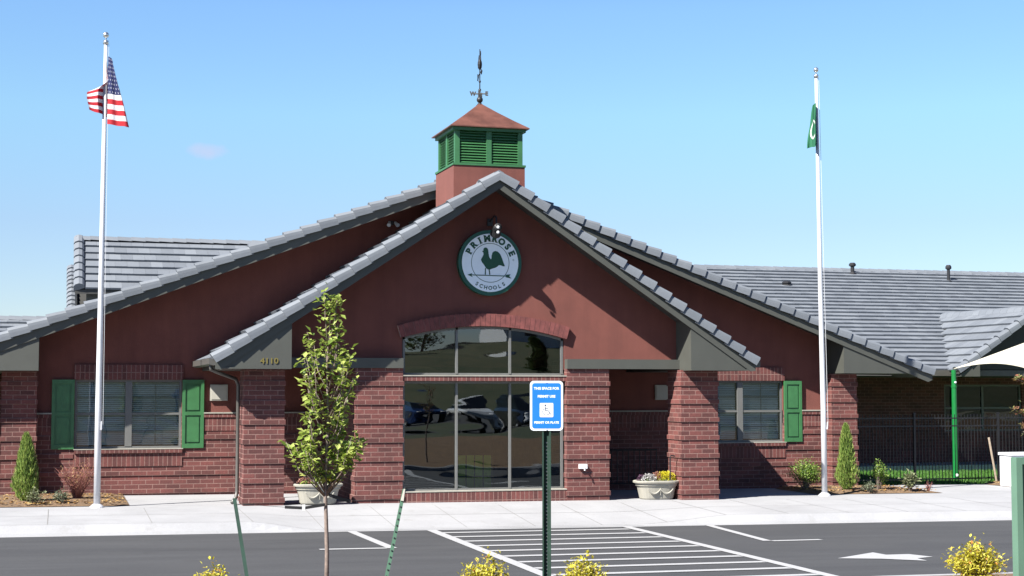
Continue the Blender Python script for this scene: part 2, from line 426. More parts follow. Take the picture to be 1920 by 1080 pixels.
# pavement + kerb
sheet('pavement', -40, 60, 29.45, 37.0, 400, 24, zwalk, 'concrete')
b = MB(); xs = [-40 + i * .25 for i in range(401)]
for i in range(400):
    x, X = xs[i], xs[i + 1]
    def pr(x):
        zk = zkerb(x); zl_ = zlot(x, 29.3); return [(x, 29.2, zl_ - .004), (x, 29.235, zl_ + .25 * (zk - zl_)), (x, 29.37, zk - .012), (x, 29.45, zk)]
    b.add(pr(x) + pr(X), [(k, k + 1, k + 5, k + 4) for k in range(3)])
b.build('kerb', 'concrete', smooth=False)['kind'] = 'structure'
# gutter pan: a slightly lighter concrete strip at the foot of the kerb
sheet('gutter_pan', -40, 60, 28.98, 29.22, 200, 1, lambda x, y: zlot(x, y) + .004, 'concrete')
# expansion joints
b = MB()
def groove(x0, y0, x1, y1, w_=.012):
    n_ = max(1, int(math.hypot(x1 - x0, y1 - y0) / .4)); d = Vector((x1 - x0, y1 - y0, 0)).normalized(); s = Vector((-d.y, d.x, 0)) * w_ / 2
    for i in range(n_):
        a = (x0 + (x1 - x0) * i / n_, y0 + (y1 - y0) * i / n_); c = (x0 + (x1 - x0) * (i + 1) / n_, y0 + (y1 - y0) * (i + 1) / n_)
        pa = Vector((a[0], a[1], zwalk(*a) + .004)); pc = Vector((c[0], c[1], zwalk(*c) + .004))
        b.add([pa - s, pc - s, pc + s, pa + s], [(0, 1, 2, 3)])
for x in (-9, -7.5, -6, -4.5, -3, -1.5, -.15, 1.7, 3.55, 4.9, 6.3, 7.7, 9.1, 10.5, 11.9, 13.2, 14.6, 16, 17.4, 18.8, 20.2, 21.6, 23, 24.5, 26): groove(x, 29.46, x, 32.4)
groove(-20, 31.0, 40, 31.0, .016); groove(-20, 29.47, 40, 29.47, .010); groove(1.5, 33.0, 3.6, 33.0); groove(1.5, 34.8, 3.6, 34.8)
b.build('pavement_joint', 'joint', recalc=False)['kind'] = 'structure'

# painted markings
b = MB()
def pl(pts):
    b.add([(x, y, zlot(x, y) + .009) for x, y in pts], [tuple(range(len(pts)))])
def line(x0, y0, x1, y1, w_=.1):
    L = math.hypot(x1 - x0, y1 - y0); n_ = max(1, int(L / .6)); d = ((x1 - x0) / L, (y1 - y0) / L); s = (-d[1] * w_ / 2, d[0] * w_ / 2)
    for i in range(n_):
        ax, ay = x0 + (x1 - x0) * i / n_, y0 + (y1 - y0) * i / n_; bx, by = x0 + (x1 - x0) * (i + 1) / n_, y0 + (y1 - y0) * (i + 1) / n_
        pl([(ax - s[0], ay - s[1]), (bx - s[0], by - s[1]), (bx + s[0], by + s[1]), (ax + s[0], ay + s[1])])
line(5.33, 29.0, 5.36, 25.4, .17); line(4.15, 25.43, 5.27, 25.43, .17)
line(6.87, 29.0, 6.52, 19.0, .19); line(10.83, 29.0, 10.42, 18.6, .19)
line(12.6, 29.0, 12.14, 25.35, .16); line(12.22, 25.32, 13.2, 25.37, .17)
y = 28.35
while y > 19.2:
    line(6.96 - (29 - y) * .033, y - .06, 10.70 - (29 - y) * .037, y + .06, .20); y -= .93
pl([(11.80, 22.12), (12.86, 22.90), (12.86, 22.48), (13.28, 22.50), (13.42, 22.0), (13.05, 21.85), (12.98, 21.45), (12.45, 21.90)])
b.build('parking_marking', 'paint', recalc=False)['kind'] = 'structure'

def mound(name, pts, h, mat='mulch', n_=26):
    x0 = min(p[0] for p in pts); x1 = max(p[0] for p in pts); y0 = min(p[1] for p in pts); y1 = max(p[1] for p in pts)
    def z(x, y):
        e = min(x - x0, x1 - x, y - y0, (y1 - y) + .5); return zwalk(x, y) + .012 + h * sm(0, .5, e) + .02 * rnd.random() * sm(0, .2, e)
    return sheet(name, x0, x1, y0, y1, n_ * 2, n_, z, mat)
mound('mulch_bed', [(-5, 33.0), (1.45, 36.28)], .05)
mound('mulch_bed', [(17.45, 33.75), (20.9, 36.0)], .05)
mound('mulch_bed', [(24.1, 34.6), (34, 37.0)], .05)

# lawn and patio behind the fence
sheet('lawn_soil', 19.8, 60, 37.0, 44.0, 40, 8, lambda x, y: zwalk(x, 37) - .03 + .0 * y, 'grass')
b = MB()
for i in range(26000):
    x = 20.2 + 9 * rnd.random(); yy = 37.25 + 6.7 * rnd.random(); z = zwalk(x, 37) - .035; a = rnd.random() * 6.28; h = .05 + .05 * rnd.random(); q = .009
    dx, dy = math.cos(a) * q, math.sin(a) * q; lx, ly = rnd.uniform(-.03, .03), rnd.uniform(-.03, .03)
    b.add([(x - dx, yy - dy, z), (x + dx, yy + dy, z), (x + lx, yy + ly, z + h)], [(0, 1, 2)], 0, .05 + .95 * rnd.random())
tag(b.build('lawn_grass', 'grassblade', recalc=False), 'short green lawn grass behind the black iron fence', 'grass', kind='stuff')
b = MB(); b.box(19.8, 60, 44.0, 46.2, -.3, .03); b.build('patio', 'concrete')['kind'] = 'structure'

# ------------------------------------------------------------------ BUILDING
bl = thing('school_building', (9.1, 36.3, 0), 'single-storey red brick and stucco building with grey tiled gables and green cupola', 'building')
BAND = [2.54 - .4064 * k for k in range(7)]
SAG = lambda x: -.25
def pier(x0, x1, y0, y1, z1=2.92, parent=bl, name='brick_pier', bands=BAND, pr=.022):
    b = MB(); b.box(x0, x1, y0, y1, -.4, z1)
    for z in bands:
        if z + .1 < z1 and z > -.1: b.box(x0 - pr, x1 + pr, y0 - pr, y1 + pr, z, z + .098)
    return b.build(name, 'brick', parent)
pier(6.11, 7.15, 32.85, 33.3); pier(10.88, 11.88, 32.85, 33.3)
pier(3.72, 4.56, 32.6, 33.4, 2.9); pier(13.52, 14.42, 32.6, 33.4, 2.9)
pier(-1.21, -.46, 36.0, 36.6, 2.86); pier(19.1, 19.82, 36.0, 36.6, 2.86)

# beam + boxed eave returns
def zs(x): return 7.10 - .6667 * abs(x - AX)            # small gable deck line
BX = 9.33
def zb(x): return 7.58 - .379 * abs(x - BX)             # big gable deck line
b = MB(); b.box(4.5, 7.15, 32.80, 33.2, 2.92, 3.135); b.box(10.88, 13.57, 32.80, 33.2, 2.92, 3.135); b.build('beam', 'trim', bl)
# stucco gable over the entrance, with arched opening
def arcz(x, r): return -2.86 + math.sqrt(r * r - (x - 9.01) ** 2)
b = MB(); xs = sorted(set([3.75, 4.5, 6.5, 7.16, 10.86, 11.5, 13.5, 14.45, AX] + [7.16 + 3.7 * i / 20 for i in range(21)]))
for i in range(len(xs) - 1):
    x, X = xs[i], xs[i + 1]; mid = (x + X) / 2
    lo = [3.135, 3.135] if not 7.16 <= mid <= 10.86 else [arcz(x, 6.71), arcz(X, 6.71)]
    hi = [zs(x) - .1, zs(X) - .1]
    vs = [(x, 33, lo[0]), (X, 33, lo[1]), (X, 33, hi[1]), (x, 33, hi[0]), (x, 33.22, lo[0]), (X, 33.22, lo[1]), (X, 33.22, hi[1]), (x, 33.22, hi[0])]
    b.add(vs, [(0, 1, 2, 3), (7, 6, 5, 4), (0, 4, 5, 1)])
b.box(7.135, 7.158, 33.004, 33.21, 2.9, 3.6); b.box(10.862, 10.885, 33.004, 33.21, 2.9, 3.6)
b.build('gable_wall', 'stucco', bl, recalc=False)
# bay return walls, ceiling of the porches, interior
b = MB(); b.box(6.13, 6.35, 33.3, 36.3, -.3, 3.2); b.box(11.64, 11.86, 33.3, 36.3, -.3, 3.2); b.build('bay_wall', 'brick', bl)
b = MB(); b.box(3.8, 6.13, 33.22, 36.3, 3.1, 3.2); b.box(11.87, 14.4, 33.22, 36.3, 3.1, 3.2); b.build('porch_ceiling', 'soffit', bl)
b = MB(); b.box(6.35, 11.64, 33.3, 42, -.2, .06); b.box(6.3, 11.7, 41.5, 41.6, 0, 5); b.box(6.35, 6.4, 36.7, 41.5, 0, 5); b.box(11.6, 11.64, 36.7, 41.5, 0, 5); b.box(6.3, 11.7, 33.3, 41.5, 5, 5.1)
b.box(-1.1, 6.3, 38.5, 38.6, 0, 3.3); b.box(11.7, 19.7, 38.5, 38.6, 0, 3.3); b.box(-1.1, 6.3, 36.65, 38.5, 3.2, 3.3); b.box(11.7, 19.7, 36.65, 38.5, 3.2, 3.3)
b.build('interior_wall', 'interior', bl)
b = MB(); b.box(8.60, 9.42, 33.8, 33.95, .06, .98); b.box(8.60, 9.42, 33.785, 33.799, .50, .52, 1)
for i in range(5): b.box(8.60 + i * .198, 8.62 + i * .198, 33.78, 33.7985, .06, .98, 1)
tag(b.build('low_partition', ['yellowgreen', 'dark'], root=Vector((9, 33.9, .06))), 'yellow-green low partition seen dimly inside the large entrance window', 'partition')

# entrance window
fw = MB()
def vbar(x, z0, z1): fw.box(x - .025, x + .025, 33.02, 33.10, z0, z1)
for x in (7.20, 8.39, 9.61, 10.82):
    vbar(x, .27, 2.62); vbar(x, 2.80, arcz(x, 6.71) - .001)
for z0, z1 in ((.25, .30), (2.59, 2.64), (2.775, 2.82)): fw.box(7.15, 10.87, 33.03, 33.09, z0, z1)
for i in range(20):
    x, X = 7.17 + 3.68 * i / 20, 7.17 + 3.68 * (i + 1) / 20
    fw.prism([(x, arcz(x, 6.66)), (X, arcz(X, 6.66)), (X, arcz(X, 6.712)), (x, arcz(x, 6.712))], 33.02, 33.1)
ew = fw.build('entrance_window', 'frame', bl)
for k, (a, c) in enumerate(((7.2, 8.39), (8.39, 9.61), (9.61, 10.82))):
    p = MB(); p.add([(a, 33.065, .27), (c, 33.065, .27), (c, 33.065, 2.62), (a, 33.065, 2.62)], [(0, 1, 2, 3)]); p.build('pane', 'glass', ew, recalc=False)
    p = MB(); up = [(a + (c - a) * i / 6, 33.065, arcz(a + (c - a) * i / 6, 6.69)) for i in range(7)][::-1]
    p.add([(a, 33.065, 2.79), (c, 33.065, 2.79)] + up, [tuple(range(9))]); p.build('pane', 'glass', ew, recalc=False)
s_ = MB(); s_.box(7.13, 10.90, 32.87, 33.12, 2.645, 2.745); s_.box(7.13, 10.90, 32.86, 33.1, -.3, .235)
s_.build('brick_sill', 'rowlock', ew)
s_ = MB(); s_.box(7.15, 10.88, 32.855, 33.1, 2.747, 2.772); s_.box(7.15, 10.88, 32.85, 33.1, .237, .262); s_.build('sill_cap', 'planter', ew)
ar = MB(); N = 34
def ap(th, r): return (9.01 + r * math.sin(th), -2.86 + r * math.cos(th))
T = math.asin(1.97 / 6.99)
for i in range(N):
    a, c = -T + 2 * T * (i + .04) / N, -T + 2 * T * (i + .96) / N
    ar.prism([ap(a, 6.715), ap(c, 6.715), ap(c, 6.99), ap(a, 6.99)], 32.90 + .004 * rnd.random(), 33.05, 0)
a, c = -T, T
for i in range(24):
    p0, p1 = -T + 2 * T * i / 24, -T + 2 * T * (i + 1) / 24
    ar.prism([ap(p0, 6.72), ap(p1, 6.72), ap(p1, 6.985), ap(p0, 6.985)], 32.912, 33.04, 1)
M['archbrick'] = paint('arch_brick', (.135, .038, .034), .85, .3, 9); M['mortar'] = paint('mortar', (.30, .19, .165), .95)
ar.build('brick_arch', ['archbrick', 'mortar'], ew)

# wing walls
WY = 36.3
st = MB()
def piece(mb, x0, x1, z0, z1, y=WY + .06, y1=WY + .34): mb.box(x0, x1, y, y1, z0, z1)
ZC = 3.0
for (xa, xb, wa, wb) in ((-1.2, 6.2, .36, 2.72), (11.8, 19.82, 15.53, 17.89)):
    piece(st, xa, wa, 1.6, ZC); piece(st, wb, xb, 1.6, ZC); piece(st, wa, wb, 2.68, ZC)
# big gable above
und = lambda x: zb(x) - .12
st.prism([(-1.2, ZC), (19.82, ZC), (19.82, und(19.82)), (BX, und(BX)), (-1.2, und(-1.2))], WY + .06, WY + .34)
st.build('wing_wall', 'stucco', bl)
wb_ = MB()
for (xa, xb, wa, wb) in ((-1.2, 6.2, .36, 2.72), (11.8, 19.82, 15.53, 17.89)):
    wb_.box(xa, wa, WY, WY + .3, -.4, 1.92); wb_.box(wb, xb, WY, WY + .3, -.4, 1.92); wb_.box(wa, wb, WY, WY + .3, -.4, 1.10)
    for z in BAND:
        if 1.5 > z > 1.2:
            wb_.box(xa, wa - .52, WY - .022, WY + .1, z, z + .098); wb_.box(wb + .52, xb, WY - .022, WY + .1, z, z + .098)
        elif z < 1.0:
            if z > .8: wb_.box(xa, wa - .02, WY - .022, WY + .1, z, z + .098); wb_.box(wb + .02, xb, WY - .022, WY + .1, z, z + .098)
            elif z > -.1: wb_.box(xa, xb, WY - .022, WY + .1, z, z + .098)
wb_.build('brick_wainscot', 'brick', bl)
wc = MB(); wq = MB(); ws = MB()
for (xa, xb) in ((-.46, -.14), (3.22, 6.13), (11.87, 15.03), (18.39, 19.1)):
    wc.box(xa, xb, WY - .05, WY + .08, 1.905, 1.935); wq.box(xa, xb, WY - .035, WY + .05, 1.82, 1.90); ws.box(xa, xb, WY - .012, WY + .05, 1.51, 1.818)
wc.build('wainscot_cap', 'planter', bl); wq.build('wainscot_rowlock', 'rowlock', bl); ws.build('soldier_course', 'soldier', bl)

def wing_window(x0, x1):
    z0, z1 = 1.12, 2.68; xm = (x0 + x1) / 2; b = MB(); y0, y1 = WY + .10, WY + .17
    b.box(x0, x1, y0, y1, z0, z0 + .05); b.box(x0, x1, y0, y1, z1 - .05, z1)
    for x in (x0 + .025, x1 - .025): b.box(x - .025, x + .025, y0, y1, z0 + .05, z1 - .05)
    b.box(xm - .075, xm + .075, y0 - .01, y1, z0 + .05, z1 - .05)
    for a, c in ((x0 + .05, xm - .075), (xm + .075, x1 - .05)):
        b.box(a, c, y0 + .005, y1, 1.88, 1.93); m = (a + c) / 2
        b.box(m - .008, m + .008, y0 + .035, y1 - .02, z0 + .05, z1 - .05); b.box(a, c, y0 + .036, y1 - .02, 1.5, 1.516); b.box(a, c, y0 + .036, y1 - .02, 2.27, 2.286)
    w_ = b.build('window', 'frame', bl)
    for a, c in ((x0 + .05, xm - .075), (xm + .075, x1 - .05)):
        p = MB(); p.add([(a, y0 + .03, z0 + .05), (c, y0 + .03, z0 + .05), (c, y0 + .03, z1 - .05), (a, y0 + .03, z1 - .05)], [(0, 1, 2, 3)]); p.build('pane', 'glass_w', w_, recalc=False)
        p = MB(); z = z1 - .08
        while z > z0 + .06:
            q = .016 + .004 * rnd.random(); p.add([(a, WY + .22, z - q), (c, WY + .22, z - q), (c, WY + .26, z + q), (a, WY + .26, z + q)], [(0, 1, 2, 3)]); z -= .046
        p.build('blind', 'slat', w_, recalc=False)
    s = MB(); s.box(x0 - .0, x1 + .02, WY - .06, WY + .12, z0 - .10, z0 - .02, 0); s.box(x0, x1 + .02, WY - .02, WY + .05, z0 - .40, z0 - .102, 1); s.box(x0 - .02, x1 + .04, WY - .065, WY + .12, z0 - .018, z0, 2)
    s.build('sill', ['rowlock', 'soldier', 'planter'], w_)
    h = MB(); h.box(x0 - .03, x1 + .03, WY - .0, WY + .1, z1 + .003, 3.02); h.build('brick_header', 'soldier', w_)
    for a, c in ((x0 - .5, x0 - .01), (x1 + .01, x1 + .5)):
        s = MB(); y = WY - .005; s.box(a, c, y, y + .03, z0 - .0, z1)
        for u0, u1, v0, v1 in ((a, a + .07, z0, z1), (c - .07, c, z0, z1), (a + .07, c - .07, z0, z0 + .1), (a + .07, c - .07, z1 - .09, z1), (a + .07, c - .07, 1.87, 1.95)): s.box(u0, u1, y - .028, y - .0005, v0, v1)
        for v0, v1 in ((z0 + .14, 1.83), (1.99, z1 - .13)): s.box(a + .11, c - .11, y - .018, y - .0007, v0, v1)
        s.build('shutter', 'green', bl)
wing_window(.36, 2.72); wing_window(15.53, 17.89)

# ---- roofs
def rake_tiles(mb, p0, dirv, n_up, length, expo=.42, yf=0., wid=.32):
    """p0: eave-end point on deck line at the front edge; dirv: unit vector up the slope; n_up: slope normal."""
    prof = [(.32, .0), (.31, .06), (.24, .11), (.14, .125), (.05, .11), (.005, .06), (0, .0), (0, -.09), (.03, -.09), (.035, .0)]
    k = int(round(length / expo)); e = length / k
    for i in range(k):
        t = .2 + .6 * rnd.random(); sc_ = 1 + rnd.uniform(-.02, .02)
        rings = []
        for s_, lift, g in ((i * e - .02, .028, 1.06), ((i + 1) * e + .03, -.016, .92)):
            c = p0 + dirv * s_
            rings.append([c + Vector((0, a * wid / .32 * (1 if g > 1 else 1) + (0 if g > 1 else .036), 0)) + n_up * (h * g * sc_ + lift) for a, h in prof])
        n = len(prof); mb.add(rings[0] + rings[1], [(j, (j + 1) % n, n + (j + 1) % n, n + j) for j in range(n)] + [tuple(range(n))[::-1], tuple(range(n, 2 * n))], 0, t)

def tile_field(mb, o, u, v, nrm, W, L, keep=lambda p: True, tw=.335, expo=.40):
    o = Vector(o); nr = int(L / expo); nc = int(W / tw); eu = W / nc; ev = L / nr
    for r in range(nr):
        for c in range(nc):
            off = .5 * eu if r % 2 else 0
            a0 = c * eu + off; a1 = min(a0 + eu - .003, W)
            if c == 0 and off: a0 = 0
            mid = o + u * ((a0 + a1) / 2) + v * ((r + .5) * ev)
            if a1 <= a0 or not keep(mid): continue
            t = .15 + .7 * rnd.random(); j = rnd.uniform(-.004, .004); h = .075 + j; l0 = r * ev - .03 + rnd.uniform(-.006, .006); l1 = (r + 1) * ev
            P = lambda a, l, hh: o + u * a + v * l + nrm * hh
            mb.add([P(a0, l0, .012), P(a1, l0, .012), P(a1, l0, h), P(a0, l0, h), P(a0, l1, .008), P(a1, l1, .008)],
                   [(0, 1, 2, 3), (3, 2, 5, 4), (0, 3, 4), (1, 5, 2)], 0, t)

def gable_roof(name, ax, zap, slope, half, y0, y1, keep=lambda p: True, cut=None):
    c = 1 / math.hypot(1, slope); b = MB()
    f = lambda x: zap - slope * abs(x - ax)
    for s in (-1, 1):
        xe = ax + s * half
        if cut and s > 0:
            b.prism([(ax, zap), (xe, f(xe)), (xe, f(xe) - .12), (ax, zap - .12)], y0 + .04, cut[0]); xe = cut[1]
            b.prism([(ax, zap), (xe, f(xe)), (xe, f(xe) - .12), (ax, zap - .12)], cut[0], y1); continue
        b.prism([(ax, zap), (xe, f(xe)), (xe, f(xe) - .12), (ax, zap - .12)], y0 + .04, y1)
    rf = b.build(name, 'soffit', bl)
    b = MB()
    for s in (-1, 1):
        v = Vector((-s * c, 0, slope * c)); nn = Vector((s * slope * c, 0, c)); L = half / c
        tile_field(b, (ax + s * half, y0 + .25, f(ax + half)), Vector((0, 1, 0)), v, nn, y1 - y0 - .25, L, keep)
    b.build('roof_tiles', 'tile', rf, recalc=False)
    b = MB()
    for s in (-1, 1):
        v = Vector((-s * c, 0, slope * c)); nn = Vector((s * slope * c, 0, c)); L = half / c
        rake_tiles(b, Vector((ax + s * half, y0 - .088, f(ax + half))), v, nn, L)
    yy = y0 + .1
    b.prism([(ax - .2, zap - .2 * slope + .05), (ax - .1, zap + .07), (ax, zap + .12), (ax + .1, zap + .07), (ax + .2, zap - .2 * slope + .05)], y0 + .02, y1, 0)
    b.t = [x if x else .5 for x in b.t]
    b.build('rake_tiles', 'tile', rf)
    b = MB()
    for s in (-1, 1):
        xe = ax + s * (half - .01)
        b.prism([(ax, zap - .005), (xe, f(xe) - .005), (xe, f(xe) - .20), (xe - s * .12, f(xe - s * .12) - .295), (ax, zap - .295)], y0, y0 + .038)
    b.build('fascia', 'trim', rf)
    return rf
def ksmall(p): return True
srf = gable_roof('porch_roof', AX, 7.10, .6667, 6.04, 32.1, 36.36)
def kbig(p): return p.x < 20.3 or p.y < 37.2
brf = gable_roof('wing_roof', BX, 7.58, .379, 12.35, 35.4, 52.5, kbig, (37.2, 20.3))
# boxed returns (triangular eave boxes)
b = MB()
for s in (-1, 1):
    xi = AX + s * 4.47; xo = AX + s * 5.93
    b.prism([(xi, 2.915), (xo, 2.915), (xo, zs(xo) - .12), (xi, zs(xi) - .12)], 32.13, 36.28)
    b.box(min(xi, xo) - .0, max(xi, xo) + .0, 32.105, 36.28, 2.885, 2.914)
b.build('eave_box', 'trim', bl)
b = MB()
for xi, xo, ye in ((-.43, -3.0, 42.5), (19.15, 21.5, 37.18)):
    b.prism([(xi, 2.87), (xo, 2.87), (xo, zb(xo) - .12), (xi, zb(xi) - .12)], 35.43, ye)
b.build('eave_box', 'trim', bl)
# side walls of the big wing
b = MB(); b.box(19.5, 19.8, 36.6, 46, -.3, 3.2); b.box(-1.2, -.9, 36.6, 46, -.3, 3.2); b.build('wing_side_wall', 'brick', bl)

# house number
tv, tf = text_mesh('4110', .165, .003, .004); b = MB()
b.add([(4.17 + x * 1.15, 32.118 - z, 3.045 + y_) for x, y_, z in tv], tf); b.build('house_number', 'gold', bl, recalc=False)

# gutter and downspout at left eave of the porch
b = MB(); xg = AX - 6.04
b.prism([(xg - .12, 3.10), (xg - .12, 2.98), (xg - .05, 2.955), (xg + .02, 2.955), (xg + .02, 3.10), (xg, 3.08), (xg - .10, 3.08)], 32.12, 36.2)
xg2 = AX + 6.04
b.prism([(xg2 + .12, 3.10), (xg2 + .12, 2.98), (xg2 + .05, 2.955), (xg2 - .02, 2.955), (xg2 - .02, 3.10), (xg2, 3.08), (xg2 + .10, 3.08)], 32.12, 36.2)
b.build('gutter', 'gutter', bl)
b = MB(); b.tube([(xg - .04, 32.55, 2.97), (xg - .04, 32.57, 2.87), (xg + .15, 32.7, 2.80), (3.58, 33.0, 2.68), (3.64, 33.05, 2.55), (3.64, 33.05, .35), (3.62, 33.02, .2), (3.52, 32.85, .1)], .04, 8)
b.build('downspout', 'gutter', bl, smooth=True)

# main block roof
ps = .378; cm = 1 / math.hypot(1, ps)
MX0, MX1 = .90, 60
def kmain(p): return zb(p.x) < p.z + .25 and not (p.z < 4.98 and abs(p.x - 29.6) < (4.98 - p.z) / .667 - .1)
b = MB(); b.prism([(42.6, 3.05), (53.0, 3.05 + 10.4 * ps), (63.4, 3.05), (63.4, 2.93), (53.0, 2.93 + 10.4 * ps), (42.6, 2.93)], MX0, MX1, 0, lambda a, z, c: (c, a, z))
mrf = b.build('main_roof', 'soffit', bl)
b = MB(); tile_field(b, (MX0, 42.6, 3.05), Vector((1, 0, 0)), Vector((0, cm, ps * cm)), Vector((0, -ps * cm, cm)), 44 - MX0, 10.4 / cm, kmain)
b.build('roof_tiles', 'tile', mrf, recalc=False)
def ridge_caps(b, x0, x1, y, z):
    n_ = int((x1 - x0) / .4)
    for i in range(n_):
        x = x0 + i * (x1 - x0) / n_; X = x + (x1 - x0) / n_ + .03; k = .012 if i % 1 == 0 else 0
        pts = [(y - .17, z - .03), (y - .1, z + .06), (y, z + .10), (y + .1, z + .06), (y + .17, z - .03)]
        vs = [(x, a, c + k) for a, c in pts] + [(X, a, c - .008) for a, c in pts]
        b.add(vs, [(j, j + 1, 6 + j, 5 + j) for j in range(4)] + [(0, 1, 2, 3, 4), (9, 8, 7, 6, 5)], 0, .3 + .5 * rnd.random())
b = MB(); ridge_caps(b, MX0, 45, 53.0, 3.05 + 10.4 * ps); b.build('ridge_tiles', 'tile', mrf)
b = MB(); b.box(MX0, 60, 42.5, 42.62, 2.88, 3.06); b.build('gutter', 'gutter', mrf)
b = MB(); b.box(19.8, 60, 42.62, 46, 2.86, 2.92); b.build('porch_ceiling', 'soffit', bl)
# patio wall with windows
b = MB(); b.box(19.8, 28.6, 46, 46.3, -.3, 2.86); b.box(31.6, 60, 46, 46.3, -.3, 2.86); b.box(28.6, 31.6, 46, 46.3, -.3, 1.05); b.box(28.6, 31.6, 46, 46.3, 2.62, 2.86); b.build('patio_wall', 'brick', bl)
fr = MB()
for x in (28.63, 30.1, 31.57): fr.box(x - .04, x + .04, 46.05, 46.12, 1.05, 2.62)
for z in (1.08, 1.83, 2.59): fr.box(28.6, 31.6, 46.06, 46.11, z - .03, z + .03)
pw = fr.build('window', 'frame', bl); p = MB(); p.add([(28.6, 46.09, 1.05), (31.6, 46.09, 1.05), (31.6, 46.09, 2.62), (28.6, 46.09, 2.62)], [(0, 1, 2, 3)]); p.build('pane', 'glass_d', pw, recalc=False)
p = MB(); p.box(28.3, 38, 48, 48.1, 0, 2.9); p.box(28.3, 28.4, 46.35, 48, 0, 2.9); p.box(28.3, 38, 46.35, 48, 2.91, 2.92); p.box(28.3, 38, 46.35, 48, -.02, -.01); p.build('backing_wall', 'interior', pw)
b = MB(); b.sphere((24.85, 45.96, .95), .07); b.build('wall_vent', 'white', bl, smooth=True)
# raised roof at left
hs = .667; ch = 1 / math.hypot(1, hs); RY, RZ = 46.0, 5.34
b = MB(); b.prism([(RY, RZ - .02), (RY + 2.46, RZ - .02 + 2.46 * hs), (RY + 4.9, RZ - .02), (RY + 4.9, RZ - .14), (RY + 2.46, RZ - .14 + 2.46 * hs), (RY, RZ - .14)], .40, 11, 0, lambda a, z, c: (c, a, z))
rr = b.build('raised_roof', 'soffit', bl)
b = MB(); tile_field(b, (.68, RY, RZ), Vector((1, 0, 0)), Vector((0, ch, hs * ch)), Vector((0, -hs * ch, ch)), 10, 2.46 / ch, expo=.42); b.build('roof_tiles', 'tile', rr, recalc=False)
def verge(b, x, y0, z0, dy, sl, wid=.34):
    L = dy / (1 / math.hypot(1, sl)); k = max(1, int(round(L / .42))); c = 1 / math.hypot(1, sl)
    v = Vector((0, c, sl * c)); n_ = Vector((0, -sl * c, c)); prof = [(0, -.12), (0, .05), (.04, .11), (.14, .15), (.24, .13), (.30, .07), (.31, 0)]
    for i in range(k):
        rings = [[Vector((x + a, y0, z0)) + v * s + n_ * (h + l) for a, h in prof] for s, l in ((i * L / k - .02, .045), ((i + 1) * L / k + .03, -.01))]
        n = len(prof); b.add(rings[0] + rings[1], [(j, (j + 1) % n, n + (j + 1) % n, n + j) for j in range(n)] + [tuple(range(n))[::-1]], 0, .4 + .4 * rnd.random())
b = MB(); verge(b, .36, RY, RZ, 2.5, hs); b.build('verge_tiles', 'tile', rr)
b = MB(); ridge_caps(b, .42, 11, RY + 2.46, RZ + .02 + 2.46 * hs); b.build('ridge_tiles', 'tile', rr)
b = MB(); b.box(.72, 10.9, RY + .3, RY + .45, 3.9, RZ - .05); b.build('clerestory_wall', 'trim', rr)
b = MB(); b.prism([(42.6, 3.03), (51.2, 3.03 + 8.6 * ps), (51.2, 2.9 + 8.6 * ps), (42.6, 2.9)], .25, .9, 0, lambda a, z, c: (c, a, z)); vr = b.build('verge_roof', 'soffit', bl)
b = MB(); verge(b, .18, 42.6, 3.05, 8.6, ps); b.build('verge_tiles', 'tile', vr)
# low far-left roof
b = MB(); b.prism([(46, 3.1), (50, 4.62), (54, 3.1), (54, 3.0), (50, 4.5), (46, 3.0)], -14, .1, 0, lambda a, z, c: (c, a, z)); lr = b.build('low_roof', 'soffit', bl)
b = MB(); tile_field(b, (-14, 46, 3.1), Vector((1, 0, 0)), Vector((0, cm, ps * cm)), Vector((0, -ps * cm, cm)), 14, 4 / cm); b.build('roof_tiles', 'tile', lr, recalc=False)
b = MB(); ridge_caps(b, -14, .1, 50, 4.62); b.build('ridge_tiles', 'tile', lr)
b = MB(); b.box(-14, -1.2, 46.9, 47.1, -.3, 3.1); b.build('far_wall', 'brick', lr)
# cross gable at right (faces front)
XG = 29.6; b = MB()
def fg(x): return 5.0 - .667 * abs(x - XG)
for s in (-1, 1): b.prism([(XG, 5.0), (XG + s * 2.95, fg(XG + 2.95)), (XG + s * 2.95, fg(XG + 2.95) - .1), (XG, 4.9)], 42.0, 47.7)
cg = b.build('cross_gable_roof', 'soffit', bl)
b = MB(); c2 = 1 / math.hypot(1, .667)
for s in (-1, 1): tile_field(b, (XG + s * 2.95, 42.1, fg(XG + 2.95)), Vector((0, 1, 0)), Vector((-s * c2, 0, .667 * c2)), Vector((s * .667 * c2, 0, c2)), 5.6, 2.95 / c2, lambda p: p.z > 3.0 + (p.y - 42.6) * ps)
b.build('roof_tiles', 'tile', cg, recalc=False)
b = MB()
for s in (-1, 1): rake_tiles(b, Vector((XG + s * 2.95, 41.95, fg(XG + 2.95))), Vector((-s * c2, 0, .667 * c2)), Vector((s * .667 * c2, 0, c2)), 2.95 / c2)
b.t = [x if x else .5 for x in b.t]
for i in range(14):
    y = 42.0 + i * .4; b.prism([(XG - .17, 4.93), (XG - .09, 5.07), (XG, 5.12), (XG + .09, 5.07), (XG + .17, 4.93)], y, y + .39)
b.t = [x if x else .3 + .4 * rnd.random() for x in b.t]
b.build('rake_tiles', 'tile', cg)
b = MB(); b.prism([(XG - 2.7, 3.08), (XG + 2.7, 3.08), (XG, 4.86)], 42.5, 42.7); b.build('gable_wall', 'soffit', cg)
b = MB(); b.prism([(XG - 2.9, 2.86), (XG - 2.2, 2.86), (XG - 2.2, 3.35), (XG - 2.9, 2.92)], 42.02, 42.49); b.build('eave_box', 'trim', cg)

